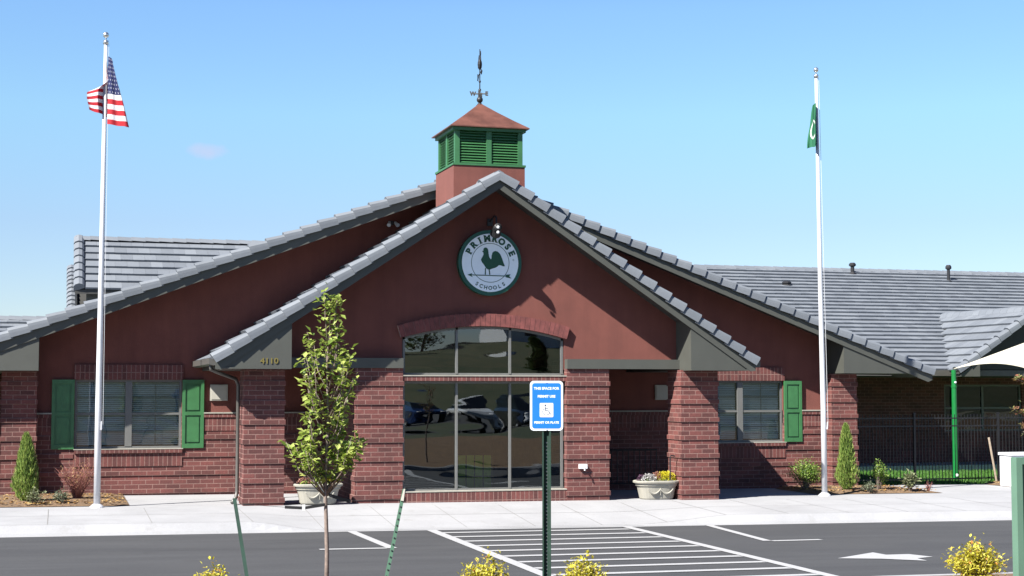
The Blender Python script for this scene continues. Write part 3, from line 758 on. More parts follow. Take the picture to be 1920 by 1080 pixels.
# roof vents
def roofvent(x, y, h, r, cap, name='vent_pipe'):
    z = 3.05 + (y - 42.6) * ps; b = MB(); b.tube([(x, y, z - .1), (x, y, z + h)], r, 10); b.tube([(x, y, z + h - .02), (x, y, z + h + .02), (x, y, z + h + cap * .6), (x, y, z + h + cap)], [r * 1.1, r * 1.9, r * 1.9, r * 1.2], 10)
    b.tube([(x, y, z), (x, y, z + .08)], [r * 2.2, r * 1.2], 10); b.build(name, 'dark', mrf, smooth=False)
roofvent(28.85, 52.6, .30, .07, .13); roofvent(32.55, 51.9, .48, .06, .16); roofvent(25.3, 51.0, .06, .09, .10)

# cupola
cx0, cx1, cy0, cy1 = 8.43, 10.10, 33.5, 35.2; ccx = (cx0 + cx1) / 2; ccy = (cy0 + cy1) / 2
b = MB(); b.box(cx0, cx1, cy0, cy1, 5.8, 7.50); cup = b.build('cupola', 'stucco', bl)
b = MB(); b.box(cx0 - .02, cx1 + .02, cy0 - .02, cy1 + .02, 7.503, 7.55); b.box(cx0 - .02, cx1 + .02, cy0 - .02, cy1 + .02, 8.30, 8.37)
g0, g1, h0, h1 = cx0 + .04, cx1 - .04, cy0 + .04, cy1 - .04
for x in (g0, g1 - .11):
    for y in (h0, h1 - .11): b.box(x, x + .11, y, y + .11, 7.55, 8.30)
for y in (h0, h1 - .08): b.box(ccx - .06, ccx + .06, y, y + .08, 7.55, 8.30)
for x in (g0, g1 - .08): b.box(x, x + .08, ccy - .06, ccy + .06, 7.55, 8.30)
b.build('cupola_frame', 'green_l', cup)
def louvre(a, c, yy, s, axis):
    b = MB(); z = 7.57
    while z < 8.27:
        p = [(a, yy, z), (c, yy, z), (c, yy + s * .07, z + .06), (a, yy + s * .07, z + .06)]
        q = [(u, v, w_ + .012) for u, v, w_ in p]
        vs = p + q
        if axis == 'y': vs = [(v, u, w_) for u, v, w_ in vs]
        b.add(vs, [(0, 1, 2, 3), (7, 6, 5, 4), (0, 4, 5, 1), (2, 6, 7, 3)]); z += .062
    e = [(a, yy + s * .09, 7.55), (c, yy + s * .09, 7.55), (c, yy + s * .09, 8.3), (a, yy + s * .09, 8.3)]
    if axis == 'y': e = [(v, u, w_) for u, v, w_ in e]
    b.add(e, [(0, 1, 2, 3)]); b.build('louvre', 'green', cup)
for a, c in ((g0 + .11, ccx - .06), (ccx + .06, g1 - .11)):
    louvre(a, c, h0 + .02, 1, 'x'); louvre(a, c, h1 - .02, -1, 'x')
for a, c in ((h0 + .11, ccy - .06), (ccy + .06, h1 - .11)):
    louvre(a, c, g0 + .02, 1, 'y'); louvre(a, c, g1 - .02, -1, 'y')
b = MB(); e = .09
lv = [(e, 8.372), (e, 8.395), (-.20, 8.60), (-.52, 8.84), (-.83, 9.09)]; vs = []
for o_, z in lv: vs += [(cx0 - o_, cy0 - o_, z), (cx1 + o_, cy0 - o_, z), (cx1 + o_, cy1 + o_, z), (cx0 - o_, cy1 + o_, z)]
fs = [(0, 3, 2, 1), (16, 17, 18, 19)] + [(4 * i + j, 4 * i + (j + 1) % 4, 4 * i + 4 + (j + 1) % 4, 4 * i + 4 + j) for i in range(4) for j in range(4)]
b.add(vs, fs); b.build('cupola_roof', 'copper', cup)

# ------------------------------------------------------------------ rooster silhouette (sign zoom units -> metres)
RO = [(370, 405), (383, 398), (382, 386), (390, 376), (400, 372), (412, 376), (422, 388), (425, 405), (428, 430), (433, 452), (444, 470), (452, 466), (453, 440), (460, 416), (472, 404), (487, 400), (503, 404), (520, 416), (534, 437), (546, 466), (556, 496), (569, 526), (553, 527), (535, 520), (517, 518), (503, 530), (485, 541), (462, 547), (442, 556), (420, 556), (405, 545), (390, 522), (370, 497), (361, 475), (372, 455), (384, 432), (381, 414)]
def zc(p, s=1 / 378.): return ((p[0] - 442) * s, (500 - p[1]) * s)
def ngon_plate(mb, pts, f0, f1, mi=0):
    n = len(pts); mb.add([f0(*p) for p in pts] + [f1(*p) for p in pts], [tuple(range(n)), tuple(range(2 * n - 1, n - 1, -1))] + [(i, (i + 1) % n, n + (i + 1) % n, n + i) for i in range(n)], mi)
# round sign
SC = Vector((9.10, 32.84, 5.25))
sg = thing('round_sign', SC, 'round white sign with green rooster and lettering under the gable peak', 'sign')
def disc(mb, r, y0, y1, mi=0, n=64):
    ngon_plate(mb, [(r * math.cos(2 * math.pi * i / n), r * math.sin(2 * math.pi * i / n)) for i in range(n)], lambda a, c: (SC.x + a, y0, SC.z + c), lambda a, c: (SC.x + a, y1, SC.z + c), mi)
b = MB(); disc(b, .725, SC.y, 33.0); b.build('sign_rim', 'signblack', sg)
b = MB(); disc(b, .645, SC.y - .012, SC.y - .0005); b.build('sign_face', 'signwhite', sg)
fy = SC.y - .013
b = MB(); n = 64
for r0, r1 in ((.425, .437),):
    for i in range(n):
        a, c = 2 * math.pi * i / n, 2 * math.pi * (i + 1) / n
        b.add([(SC.x + r * math.cos(t), fy - .001, SC.z + r * math.sin(t)) for r, t in ((r0, a), (r1, a), (r1, c), (r0, c))], [(0, 1, 2, 3)])
b.build('sign_ring', 'signgreen', sg, recalc=False)
b = MB(); P = lambda a, c: (SC.x + a, fy - .004, SC.z + c); Q = lambda a, c: (SC.x + a, fy + .0005, SC.z + c)
ngon_plate(b, [zc(p) for p in RO], P, Q)
for poly in ([(396, 545), (405, 545), (403, 600), (394, 600)], [(426, 550), (436, 550), (442, 600), (433, 600)]): ngon_plate(b, [zc(p) for p in poly], P, Q)
b.build('rooster_emblem', 'signgreen', sg)
b = MB(); P2 = lambda a, c: (SC.x + a, fy - .006, SC.z + c)
for poly in ([(245, 604), (285, 590), (280, 601), (580, 605), (572, 598), (618, 593), (606, 609), (625, 628), (574, 618), (580, 612), (280, 608), (290, 622)],): ngon_plate(b, [zc(p) for p in poly], P2, Q)
b.build('arrow_emblem', 'signgreen', sg)
b = MB()
def arc_text(txt, r, a0, a1, size, bold, inward=False, slab=False):
    for i, chh in enumerate(txt):
        th = R(a0 + (a1 - a0) * i / (len(txt) - 1)); tv, tf = text_mesh(chh, size, bold)
        if slab:      # slab serifs under the bold capitals
            xs_ = [p[0] for p in tv]; ys_ = [p[1] for p in tv]; h = .012; x0_, x1_ = min(xs_), max(xs_); yb, yt = min(ys_), max(ys_)
            bars = {'P': [(x0_ - .01, x0_ + .055, yb), (x0_ - .012, x0_ + .03, yt - h)], 'R': [(x0_ - .01, x0_ + .05, yb), (x1_ - .04, x1_ + .012, yb), (x0_ - .012, x0_ + .03, yt - h)], 'I': [(x0_ - .02, x1_ + .02, yb), (x0_ - .02, x1_ + .02, yt - h)],
                    'M': [(x0_ - .012, x0_ + .045, yb), (x1_ - .045, x1_ + .012, yb), (x0_ - .012, x0_ + .03, yt - h), (x1_ - .03, x1_ + .012, yt - h)], 'E': [(x0_ - .012, x0_ + .03, yb), (x0_ - .012, x0_ + .03, yt - h)]}
            for u0, u1, v0 in bars.get(chh, []):
                k = len(tv); tv = list(tv) + [(u0, v0, 0), (u1, v0, 0), (u1, v0 + h, 0), (u0, v0 + h, 0)]; tf = list(tf) + [(k, k + 1, k + 2, k + 3)]
        rot = th - math.pi / 2 if not inward else th + math.pi / 2
        c_, s_ = math.cos(rot), math.sin(rot); ox, oz = r * math.cos(th), r * math.sin(th)
        b.add([(SC.x + ox + x * c_ - y_ * s_, fy - .003 - .0001 * (i % 2), SC.z + oz + x * s_ + y_ * c_) for x, y_, z in tv], tf)
arc_text('PRIMROSE', .535, 153, 24, .190, .011, slab=True)
arc_text('SCHOOLS', .56, 237, 303, .115, .003, True)
tv, tf = text_mesh('®', .06, 0); b.add([(SC.x + .53 + x, fy - .003, SC.z + .07 + y_) for x, y_, z in tv], tf)
b.build('sign_lettering', 'signgreen', sg, recalc=False)

# floodlight above the sign
fl = thing('wall_floodlight', (9.13, 33.0, 6.15), 'small black floodlight on an arm above the round rooster sign', 'light')
b = MB(); b.box(9.07, 9.19, 32.95, 33.0, 6.08, 6.24); b.tube([(9.13, 32.96, 6.18), (9.13, 32.6, 6.27), (9.12, 32.42, 6.22), (9.11, 32.36, 6.08)], .02, 6); b.build('arm', 'dark', fl)
b = MB(); b.tube([(9.11, 32.16, 5.96), (9.11, 32.22, 5.98), (9.11, 32.34, 5.95), (9.11, 32.46, 5.84)], [.05, .09, .10, .12], 12); b.build('lamp_head', 'dark', fl, smooth=False)
b = MB(); b.tube([(9.11, 32.468, 5.838), (9.11, 32.472, 5.834)], .10, 12); b.sphere((9.09, 32.15, 5.97), .035, 0, 8, 6); b.sphere((9.09, 32.16, 5.86), .035, 0, 8, 6); b.build('lens', 'white', fl)  # lens disc, plus two white balls painting sunlit glints on the lamp head
fl = thing('wall_floodlight', (7.6, 36.3, 6.45), 'small twin floodlight high on the shaded wall left of the porch gable', 'light')
b = MB(); b.box(7.55, 7.65, 36.3, 36.36, 6.4, 6.5); b.tube([(7.6, 36.3, 6.45), (7.6, 36.15, 6.42)], .02, 6); b.build('bracket', 'dark', fl)
b = MB(); b.tube([(7.53, 36.2, 6.45), (7.49, 36.08, 6.37)], [.035, .05], 8); b.tube([(7.67, 36.2, 6.45), (7.71, 36.08, 6.37)], [.035, .05], 8); b.build('lamp_head', 'white', fl)

# wall plaques
for xa, xb, lab in ((3.36, 3.76, 'cream square wall panel right of the left green shutter, half in shade'), (14.36, 14.74, 'cream square wall panel in the dark recess of the right porch')):
    b = MB(); b.box(xa, xb, WY - .0, WY + .058, 2.2, 2.57); b.box(xa + .03, xb - .03, WY - .012, WY - .0005, 2.23, 2.54)
    tag(b.build('wall_panel', 'cream', root=Vector(((xa + xb) / 2, WY, 2.2))), lab, 'panel', 'cream panels on the wing walls')
b = MB(); b.box(11.15, 11.33, 32.76, 32.85, .70, .80); b.tube([(11.24, 32.78, .74), (11.25, 32.72, .72), (11.25, 32.71, .66)], .018, 8)
tag(b.build('hose_tap', 'white', root=Vector((11.24, 32.8, .7))), 'small white tap box low on the brick pier right of the big window', 'tap')
b = MB(); b.tube([(-1.30, 35.98, 0), (-1.30, 35.98, 2.6)], .035, 8); b.build('downspout', 'cream', bl)

# porch railing
rl = thing('porch_railing', (13.0, 35.2, 0), 'thin dark metal railing in the shade of the right porch', 'railing')
b = MB(); b.tube([(11.9, 35.3, 1.0), (14.0, 35.3, 1.0)], .022, 6); b.tube([(11.9, 35.3, .2), (14.0, 35.3, .2)], .018, 6); b.build('rail', 'dark', rl)
b = MB()
for i in range(15): b.tube([(11.95 + i * .145, 35.3, .2), (11.95 + i * .145, 35.3, 1.0)], .012, 5)
b.build('balusters', 'dark', rl)
b = MB(); b.tube([(13.45, 32.82, .95), (13.35, 32.82, .97), (13.33, 32.82, .9), (13.33, 32.82, -.05)], .016, 6); b.tube([(13.33, 32.84, .3), (13.45, 32.84, .3)], .014, 6)
tag(b.build('hand_grip_rail', 'dark', root=Vector((13.4, 32.8, 0))), 'thin black bent rail on the left side of the right porch pier', 'rail')

# ------------------------------------------------------------------ weathervane
wx, wy = ccx, ccy
wv = thing('weathervane', (wx, wy, 9.09), 'dark rooster weathervane on the copper cupola roof', 'weathervane')
b = MB(); b.tube([(wx, wy, 9.05), (wx, wy, 9.35), (wx, wy, 10.36)], [.022, .014, .01], 6); b.tube([(wx, wy, 9.03), (wx, wy, 9.1)], [.09, .03], 10); b.build('rod', 'dark', wv)
b = MB(); b.sphere((wx, wy, 9.17), .075); b.sphere((wx, wy, 9.40), .035, 0, 8, 6); b.sphere((wx, wy, 9.60), .03, 0, 8, 6); b.build('ball', 'dark', wv, smooth=True)
b = MB(); aa = R(-18)
for k in range(4):
    d = Vector((math.cos(aa + k * math.pi / 2), math.sin(aa + k * math.pi / 2), 0)); e = Vector((wx, wy, 9.31)) + d * .13; b.tube([(wx, wy, 9.31), e], .014, 6)
    tv, tf = text_mesh('ENWS'[k], .13, .008, .008); b.add([tuple(e + d * .03 + Vector((x, z, y_))) for x, y_, z in tv], tf)
b.build('compass_arm', 'gutter', wv, recalc=False)
b = MB(); s_ = .0022; wa = R(82); dv = Vector((math.cos(wa), math.sin(wa), 0)); sv = Vector((-dv.y, dv.x, 0)) * .012
F0 = lambda a, c: tuple(Vector((wx, wy, 10.02)) + dv * a + sv + Vector((0, 0, c))); F1 = lambda a, c: tuple(Vector((wx, wy, 10.02)) + dv * a - sv + Vector((0, 0, c)))
ngon_plate(b, [zc(p, s_) for p in RO], F0, F1)
b.tube([F0(-.30, -.25), F0(.30, -.25)], .012, 5); ngon_plate(b, [(-.42, -.25), (-.28, -.19), (-.28, -.31)], F0, F1); ngon_plate(b, [(.25, -.25), (.40, -.17), (.36, -.25), (.40, -.33)], F0, F1)
b.sphere((wx, wy + .0, 10.0), .055, 0, 8, 6, 1, 2.4); b.build('rooster_vane', 'dark', wv)

# ------------------------------------------------------------------ flagpoles and flags
def flagpole(x, y, zt, zb_, lab, lean):
    f = thing('flagpole', (x, y, zb_), lab, 'flagpole', 'flagpoles in front of the building')
    b = MB(); b.tube([(x, y, zb_ - .1), (x, y, zb_ + 2), (x + lean * .5, y, (zt + zb_) / 2), (x + lean, y, zt)], [.068, .066, .055, .036], 16); b.build('pole', 'polemetal', f, smooth=True)
    b = MB(); b.tube([(x, y, zb_ - .02), (x, y, zb_ + .03), (x, y, zb_ + .08)], [.16, .14, .08], 16); b.build('base_collar', 'polemetal', f)
    b = MB(); b.tube([(x + lean, y, zt - .02), (x + lean, y, zt + .05)], .055, 10); b.tube([(x + lean, y, zt + .05), (x + lean, y, zt + .12)], .015, 6); b.sphere((x + lean, y, zt + .17), .062); b.build('finial_ball', 'brass_fin', f, smooth=True)
    b = MB(); b.tube([(x + lean + .06, y - .02, zt - .02), (x + .09, y - .05, zb_ + 1.6)], .005, 4); b.tube([(x + .06, y - .06, zb_ + 1.58), (x + .06, y - .09, zb_ + 1.75)], .014, 6); b.build('halyard', 'white', f)
    return f
flagpole(.79, 32.75, 9.62, .06, 'tall silver flagpole in the left bed flying the striped flag', .02)
flagpole(17.47, 33.35, 9.98, -.06, 'tall silver flagpole right of the green shutter flying the green flag', -.08)

def flag_mat():
    m = NT('striped_flag_cloth'); uv = m.n('TexCoord').outputs['UV']; s = m.n('SeparateXYZ'); m.l(uv, s.inputs[0]); u, v = s.outputs[0], s.outputs[1]
    st = m.math('FLOOR', m.math('MULTIPLY', v, 13.0)); odd = m.math('MODULO', st, 2.0)
    c = m.mix(odd, (.36, .006, .016), (.60, .60, .63))
    can = m.math('MULTIPLY', m.math('LESS_THAN', u, .4), m.math('LESS_THAN', v, 7 / 13.))
    fu = m.math('MULTIPLY', u, 11 / .4); fv = m.math('MULTIPLY', v, 9 * 13 / 7.)
    du = m.math('SUBTRACT', m.math('FRACT', fu), .5); dv = m.math('SUBTRACT', m.math('FRACT', fv), .5)
    par = m.math('MODULO', m.math('ADD', m.math('FLOOR', fu), m.math('FLOOR', fv)), 2.0)
    d = m.math('SQRT', m.math('ADD', m.math('MULTIPLY', du, du), m.math('MULTIPLY', dv, dv)))
    star = m.math('MULTIPLY', m.math('LESS_THAN', d, .24), m.math('SUBTRACT', 1.0, par))
    c = m.mix(can, c, m.mix(star, (.006, .012, .075), (.40, .42, .48))); m.col(c); m.rough(.8)
    t = m.n('BsdfTranslucent'); m.l(c, t.inputs[0]); x = m.n('MixShader'); x.inputs[0].default_value = .3
    m.l(m.b.outputs[0], x.inputs[1]); m.l(t.outputs[0], x.inputs[2]); m.l(x.outputs[0], m.out.inputs[0]); return m.m
def gflag_mat():
    m = NT('green_flag_cloth'); uv = m.n('TexCoord').outputs['UV']; s = m.n('SeparateXYZ'); m.l(uv, s.inputs[0]); u, v = s.outputs[0], s.outputs[1]
    du = m.math('SUBTRACT', u, .5); dv = m.math('MULTIPLY', m.math('SUBTRACT', v, .6), .7)
    d = m.math('SQRT', m.math('ADD', m.math('MULTIPLY', du, du), m.math('MULTIPLY', dv, dv)))
    ring = m.math('LESS_THAN', m.math('ABSOLUTE', m.math('SUBTRACT', d, .15)), .016)
    m.col(m.mix(ring, (.008, .10, .045), (.45, .47, .45))); m.rough(.8); return m.m
M['flag'] = flag_mat(); M['gflag'] = gflag_mat()
def flag(name, mat, cols, X0, Y0, Z0, lab, NU=48, NV=39, fan=False):
    """cols: (u, x_top, z_top, x_bottom, z_bottom, y) in metres relative to the hoist top."""
    vs = []; uvs = []
    for i in range(NU + 1):
        u = i / NU; k = 0
        while k < len(cols) - 2 and u > cols[k + 1][0]: k += 1
        a, c = cols[k], cols[k + 1]; t = (u - a[0]) / (c[0] - a[0]); t2 = t * t * (3 - 2 * t) * .5 + t * .5
        P0 = [a[j] + (c[j] - a[j]) * t2 for j in range(1, 6)]
        for j in range(NV + 1):
            P = list(P0); v = j / NV; wv_ = .03 * math.sin(u * 26 + v * 3) * min(1, u * 6) * (.3 + v)
            bow = math.sin(v * math.pi)
            if fan and u > .5: k2 = sm(.5, .7, u) * (1 - sm(.22, .5, v)); P[0] *= 1 - k2; P[2] *= 1 - k2
            vs.append((X0 + P[0] + (P[2] - P[0]) * v + .012 * math.sin(v * 9 + u * 5) * u, Y0 + P[4] * (.35 + .65 * v) + wv_, Z0 + P[1] + (P[3] - P[1]) * v + .04 * bow * (u - .5))); uvs.append((u, v))
    me = bpy.data.meshes.new(name); n = NV + 1
    o0 = Vector((X0, Y0, Z0)); fs = [(i * n + j, (i + 1) * n + j, (i + 1) * n + j + 1, i * n + j + 1) for i in range(NU) for j in range(NV)]
    me.from_pydata([tuple(Vector(p) - o0) for p in vs], [], fs); uvl = me.uv_layers.new(name='UVMap')
    for p in me.polygons:
        p.use_smooth = True
        for li in p.loop_indices: uvl.data[li].uv = uvs[me.loops[li].vertex_index]
    me.materials.append(M[mat]); o = bpy.data.objects.new(name, me); COL.objects.link(o); o.location = o0
    return tag(o, lab, 'flag')
# px/m about 91 at the left pole
flag('striped_flag', 'flag', [(0, 0, .0, .0, -1.42, -.08), (.4, .06, -.05, .44, -1.50, -.28), (.55, .10, -.12, .20, -1.38, .12), (.7, .02, -.18, -.02, -1.22, .15), (.85, -.20, -.28, -.19, -1.19, -.05), (1, -.45, -.46, -.37, -1.12, .05)], .86, 32.70, 9.33,
     'red, white and blue striped flag with stars hanging at the top of the left pole', fan=True)
flag('green_flag', 'gflag', [(0, -.02, 0, -.02, -1.05, -.06), (.3, -.04, -.04, -.16, -1.14, -.22), (.5, -.03, -.05, -.04, -1.08, .1), (.75, -.05, -.08, -.17, -1.12, .18), (1, .02, -.1, .06, -1.0, .25)], 17.34, 33.28, 9.36,
     'green flag with white mark hanging limp from the right pole', 40, 30)

# ------------------------------------------------------------------ planters
def planter(cx, cy, z0, lab):
    t = thing('planter', (cx, cy, z0), lab, 'planter', 'pale planters at the entrance')
    b = MB(); n = 40; lv = [(.36, .0), (.38, .03), (.43, .26), (.445, .30), (.47, .31), (.47, .345), (.49, .36), (.52, .375), (.525, .41), (.50, .425), (.46, .42), (.45, .36)]
    def ring(r, z): 
        out = []
        for i in range(n):
            a = 2 * math.pi * i / n; ca, sa = math.cos(a), math.sin(a)
            q = 1. / (abs(ca) ** 3.2 + abs(sa) ** 3.2) ** (1 / 3.2)
            out.append((cx + r * ca * q, cy + r * .62 * sa * q, z0 + z))
        return out
    vs = []
    for r, z in lv: vs += ring(r, z)
    k = len(lv); b.add(vs, [(i * n + j, i * n + (j + 1) % n, (i + 1) * n + (j + 1) % n, (i + 1) * n + j) for i in range(k - 1) for j in range(n)] + [tuple(range(n))[::-1]])
    # swag relief on the front
    for s0, s1 in ((-.30, 0), (0, .30)):
        pts = []
        for i in range(9):
            x = s0 + (s1 - s0) * i / 8; q = 1 - (2 * i / 8 - 1) ** 2; z = .245 - .11 * q; pts.append((cx + x, cy - .62 * (.385 + .05 * z / .26) - .012, z0 + z))
        b.tube(pts, [.012 + .014 * (1 - (2 * i / 8 - 1) ** 2) for i in range(9)], 6)
    b.tube([(cx, cy - .275, z0 + .26), (cx, cy - .262, z0 + .1)], [.02, .008], 6)
    b.build('bowl', 'planter', t, smooth=False)
    b = MB(); b.add([(p[0], p[1], p[2]) for p in ring(.45, .37)], [tuple(range(n))]); b.build('soil', 'soil', t)
    return t
def leaf(b, p, size, tone, up=.3, wid=.55):
    a = rnd.random() * 6.283; e = rnd.uniform(-.6, 1.0) * 1.0; d = Vector((math.cos(a) * math.cos(e), math.sin(a) * math.cos(e), math.sin(e) + up * .3)).normalized()
    s = d.cross(Vector((rnd.uniform(-.5, .5), rnd.uniform(-.5, .5), 1))).normalized() * size * wid * .5; n_ = s.cross(d).normalized() * size * .12
    p = Vector(p); b.add([p, p + d * size * .45 + s + n_, p + d * size, p + d * size * .45 - s + n_], [(0, 1, 2), (0, 2, 3)], 0, cl(tone, .02, 1))
def clump(name, c, rx, ry, rz, mat, nleaf, size, lab, cat, root=None, group=None, tone=lambda u: u):
    b = MB()
    for i in range(nleaf):
        a = rnd.random() * 6.283; u = rnd.random() ** .5; h = rnd.random(); r = math.sqrt(max(0, 1 - (h * .95) ** 2)) * (u)
        if rnd.random() < .55: r = math.sqrt(max(0, 1 - (h * .95) ** 2)) * rnd.uniform(.85, 1.08)
        leaf(b, (c[0] + rx * r * math.cos(a), c[1] + ry * r * math.sin(a), c[2] + rz * h), size * rnd.uniform(.7, 1.3), tone(rnd.random()), .8)
    o = b.build(name, mat, root=Vector(c), recalc=False); return tag(o, lab, cat, group)
for (px_, py_, pz_, lab, side) in ((5.30, 32.75, .055, 'pale planter with swag relief left of the large window, behind the young tree', 'left'), (13.06, 33.0, -.02, 'pale planter with swag relief in front of the right porch opening', 'right')):
    planter(px_, py_, pz_, lab); z = pz_ + .38
    clump('foliage_clump', (px_, py_, z - .02), .42, .24, .10, 'shrub', 420, .05, 'low green foliage filling the %s planter' % side, 'plant')
    if side == 'left':
        clump('flower_clump', (px_ + .25, py_ - .02, z + .04), .20, .16, .13, 'fl_yellow', 380, .035, 'bright yellow flowers in the planter behind the young tree', 'flowers')
        clump('flower_clump', (px_ - .30, py_ - .06, z + .04), .16, .12, .12, 'fl_pink', 200, .035, 'peach pink flowers at the left end of the left planter', 'flowers')
        clump('flower_clump', (px_ - .02, py_ - .06, z + .04), .12, .12, .12, 'fl_white', 160, .035, 'white flowers in the middle of the left planter', 'flowers')
    else:
        clump('flower_clump', (px_ + .22, py_ - .02, z + .02), .25, .19, .21, 'fl_yellow', 700, .042, 'bright yellow flowers at the right end of the right planter', 'flowers')
        clump('flower_clump', (px_ - .20, py_ - .08, z + .02), .18, .15, .16, 'fl_white', 520, .042, 'white flowers in the right porch planter', 'flowers')
        clump('flower_clump', (px_ + .0, py_ - .03, z + .04), .11, .13, .18, 'fl_pink', 260, .04, 'dusty pink flowers in the middle of the right planter', 'flowers')
        clump('foliage_clump', (px_ - .36, py_ + .02, z + .01), .10, .12, .15, 'fl_purple', 160, .04, 'purple leaved plant at the left end of the right planter', 'plant')

# ------------------------------------------------------------------ plants in the beds
def conifer(x, y, h, r, lab, n_=5200):
    z0 = zwalk(x, y) + .03; t = thing('columnar_conifer', (x, y, z0), lab, 'conifer', 'columnar conifers in the beds')
    b = MB(); b.tube([(x, y, z0 - .05), (x, y, z0 + h * .9)], [.035, .008], 6); b.build('trunk', 'bark', t)
    b = MB(); lob = [rnd.uniform(.78, 1.15) for _ in range(24)]
    for i in range(n_):
        q = rnd.random() ** .8; a = rnd.random() * 6.283
        prof = min(1, (q + .06) * 4.2) * (1 - q) ** .62 * 1.12; rr = r * prof * (lob[int(a / 6.283 * 8) + 8 * int(q * 2.9)] if prof > .2 else 1) * (rnd.uniform(.55, 1.08) if rnd.random() < .75 else rnd.random() * .6)
        p = Vector((x + rr * math.cos(a), y + rr * math.sin(a), z0 + .03 + q * h * .97))
        d = Vector((math.cos(a) * .32 + rnd.uniform(-.2, .2), math.sin(a) * .32 + rnd.uniform(-.2, .2), 1)).normalized(); L = rnd.uniform(.05, .12); s = d.orthogonal().normalized() * .013
        s = Matrix.Rotation(rnd.random() * 6.28, 3, d) @ s
        b.add([p - s, p + s, p + d * L], [(0, 1, 2)], 0, cl(rnd.gauss(.58, .22) + .15 * (lob[int(a / 6.283 * 8)] - 1) * 3, .03, 1))
    b.build('crown', 'juniper', t, recalc=False); return t
conifer(-.62, 33.9, 1.40, .29, 'bright green columnar conifer at the left end of the left bed')
conifer(18.62, 34.4, 1.62, .27, 'green columnar conifer beside the right flagpole')
def shrub(x, y, h, r, mat, lab, n_=900, size=.055, tw='bark', cat='shrub', z0=None, nt_=26, tone=None, name='shrub'):
    z0 = zwalk(x, y) + .03 if z0 is None else z0; t = thing(name, (x, y, z0), lab, cat); tips = []
    b = MB()
    for i in range(nt_):
        a = rnd.random() * 6.283; k = rnd.random() ** .6; e = Vector((x + r * k * math.cos(a), y + r * k * math.sin(a), z0 + h * rnd.uniform(.55, 1.0) * (1 - .35 * k)))
        m_ = Vector((x, y, z0)).lerp(e, .5) + Vector((rnd.uniform(-1, 1), rnd.uniform(-1, 1), 1)) * .05 * r; b.tube([(x + .02 * math.cos(a), y + .02 * math.sin(a), z0 - .03), m_, e], [.008, .006, .003], 4)
        tips.append((m_, e))
    b.build('stems', tw, t)
    b = MB()
    for i in range(n_):
        m_, e = rnd.choice(tips); q = rnd.random() ** .7; p = m_.lerp(e, q) + Vector((rnd.gauss(0, 1), rnd.gauss(0, 1), rnd.gauss(0, 1))) * .045 * max(r, .25) / .25
        leaf(b, p, size * rnd.uniform(.6, 1.25), (tone or (lambda: rnd.random()))(), .5)
    b.build('foliage', mat, t, recalc=False); return t
shrub(-.42, 33.25, .30, .16, 'palegrass', 'small pale green tuft in front of the left conifer', 420, .06, nt_=16)
shrub(.10, 33.35, .30, .17, 'grey_leaf', 'small grey-green tuft between the left conifer and the left flagpole', 420, .05, nt_=16)
shrub(17.85, 35.1, .88, .42, 'shrub', 'rounded green shrub half behind the right flagpole', 3400, .05, nt_=46)
shrub(19.45, 34.35, .85, .25, 'shrub', 'leggy light green shrub right of the right conifer', 800, .06)
shrub(18.95, 33.9, .28, .25, 'grey_leaf', 'low silvery plant at the front of the right bed', 420, .05, nt_=14)
shrub(20.15, 34.0, .50, .16, 'palegrass', 'wispy pale grass tuft at the right end of the right bed', 260, .13, nt_=26)
shrub(20.7, 34.1, .34, .14, 'fl_purple', 'tiny dark purple twiggy plant beside the wispy grass tuft', 60, .03, 'twig', nt_=14)
# bare reddish bush
x, y = .42, 34.4; z0 = zwalk(x, y); t = thing('bare_bush', (x, y, z0), 'bare reddish brown twiggy bush between conifer and left flagpole', 'bush')
b = MB(); b2 = MB()
for i in range(110):
    a = rnd.random() * 6.283; k = rnd.random() ** .5; e = Vector((x + .50 * k * math.cos(a), y + .4 * k * math.sin(a), z0 + rnd.uniform(.35, .82))); m_ = Vector((x, y, z0)).lerp(e, .45) + Vector((0, 0, .08))
    b.tube([(x + .04 * math.cos(a), y, z0), m_, e], [.007, .005, .002], 4)
    for j in range(4):
        p = m_.lerp(e, rnd.random()); q = p + Vector((rnd.uniform(-.12, .12), rnd.uniform(-.1, .1), rnd.uniform(.03, .14))); b.tube([p, q], [.003, .0015], 3, cap=False); leaf(b2, q, .035, rnd.random())
b.build('stems', 'twig', t); b2.build('dead_leaves', 'litter', t, recalc=False)
# leaf litter in beds
b = MB()
for (x0, x1, y0, y1, n_) in ((-2.2, 1.4, 33.05, 36.0, 900), (17.5, 20.8, 33.8, 36, 500), (24.2, 28, 34.7, 37, 700)):
    for i in range(n_):
        x = rnd.uniform(x0, x1); y = rnd.uniform(y0, y1); z = zwalk(x, y) + .075; a = rnd.random() * 6.28; s_ = rnd.uniform(.02, .05); d = Vector((math.cos(a), math.sin(a), rnd.uniform(-.1, .6))) * s_; e = Vector((-math.sin(a), math.cos(a), rnd.uniform(-.2, .5))) * s_ * .6
        p = Vector((x, y, z)); b.add([p - d, p + e, p + d, p - e], [(0, 1, 2, 3)], 0, .05 + .95 * rnd.random())
tag(b.build('fallen_leaves', 'litter', recalc=False), 'tan and orange fallen leaves scattered on the mulch beds', 'leaves', kind='stuff')

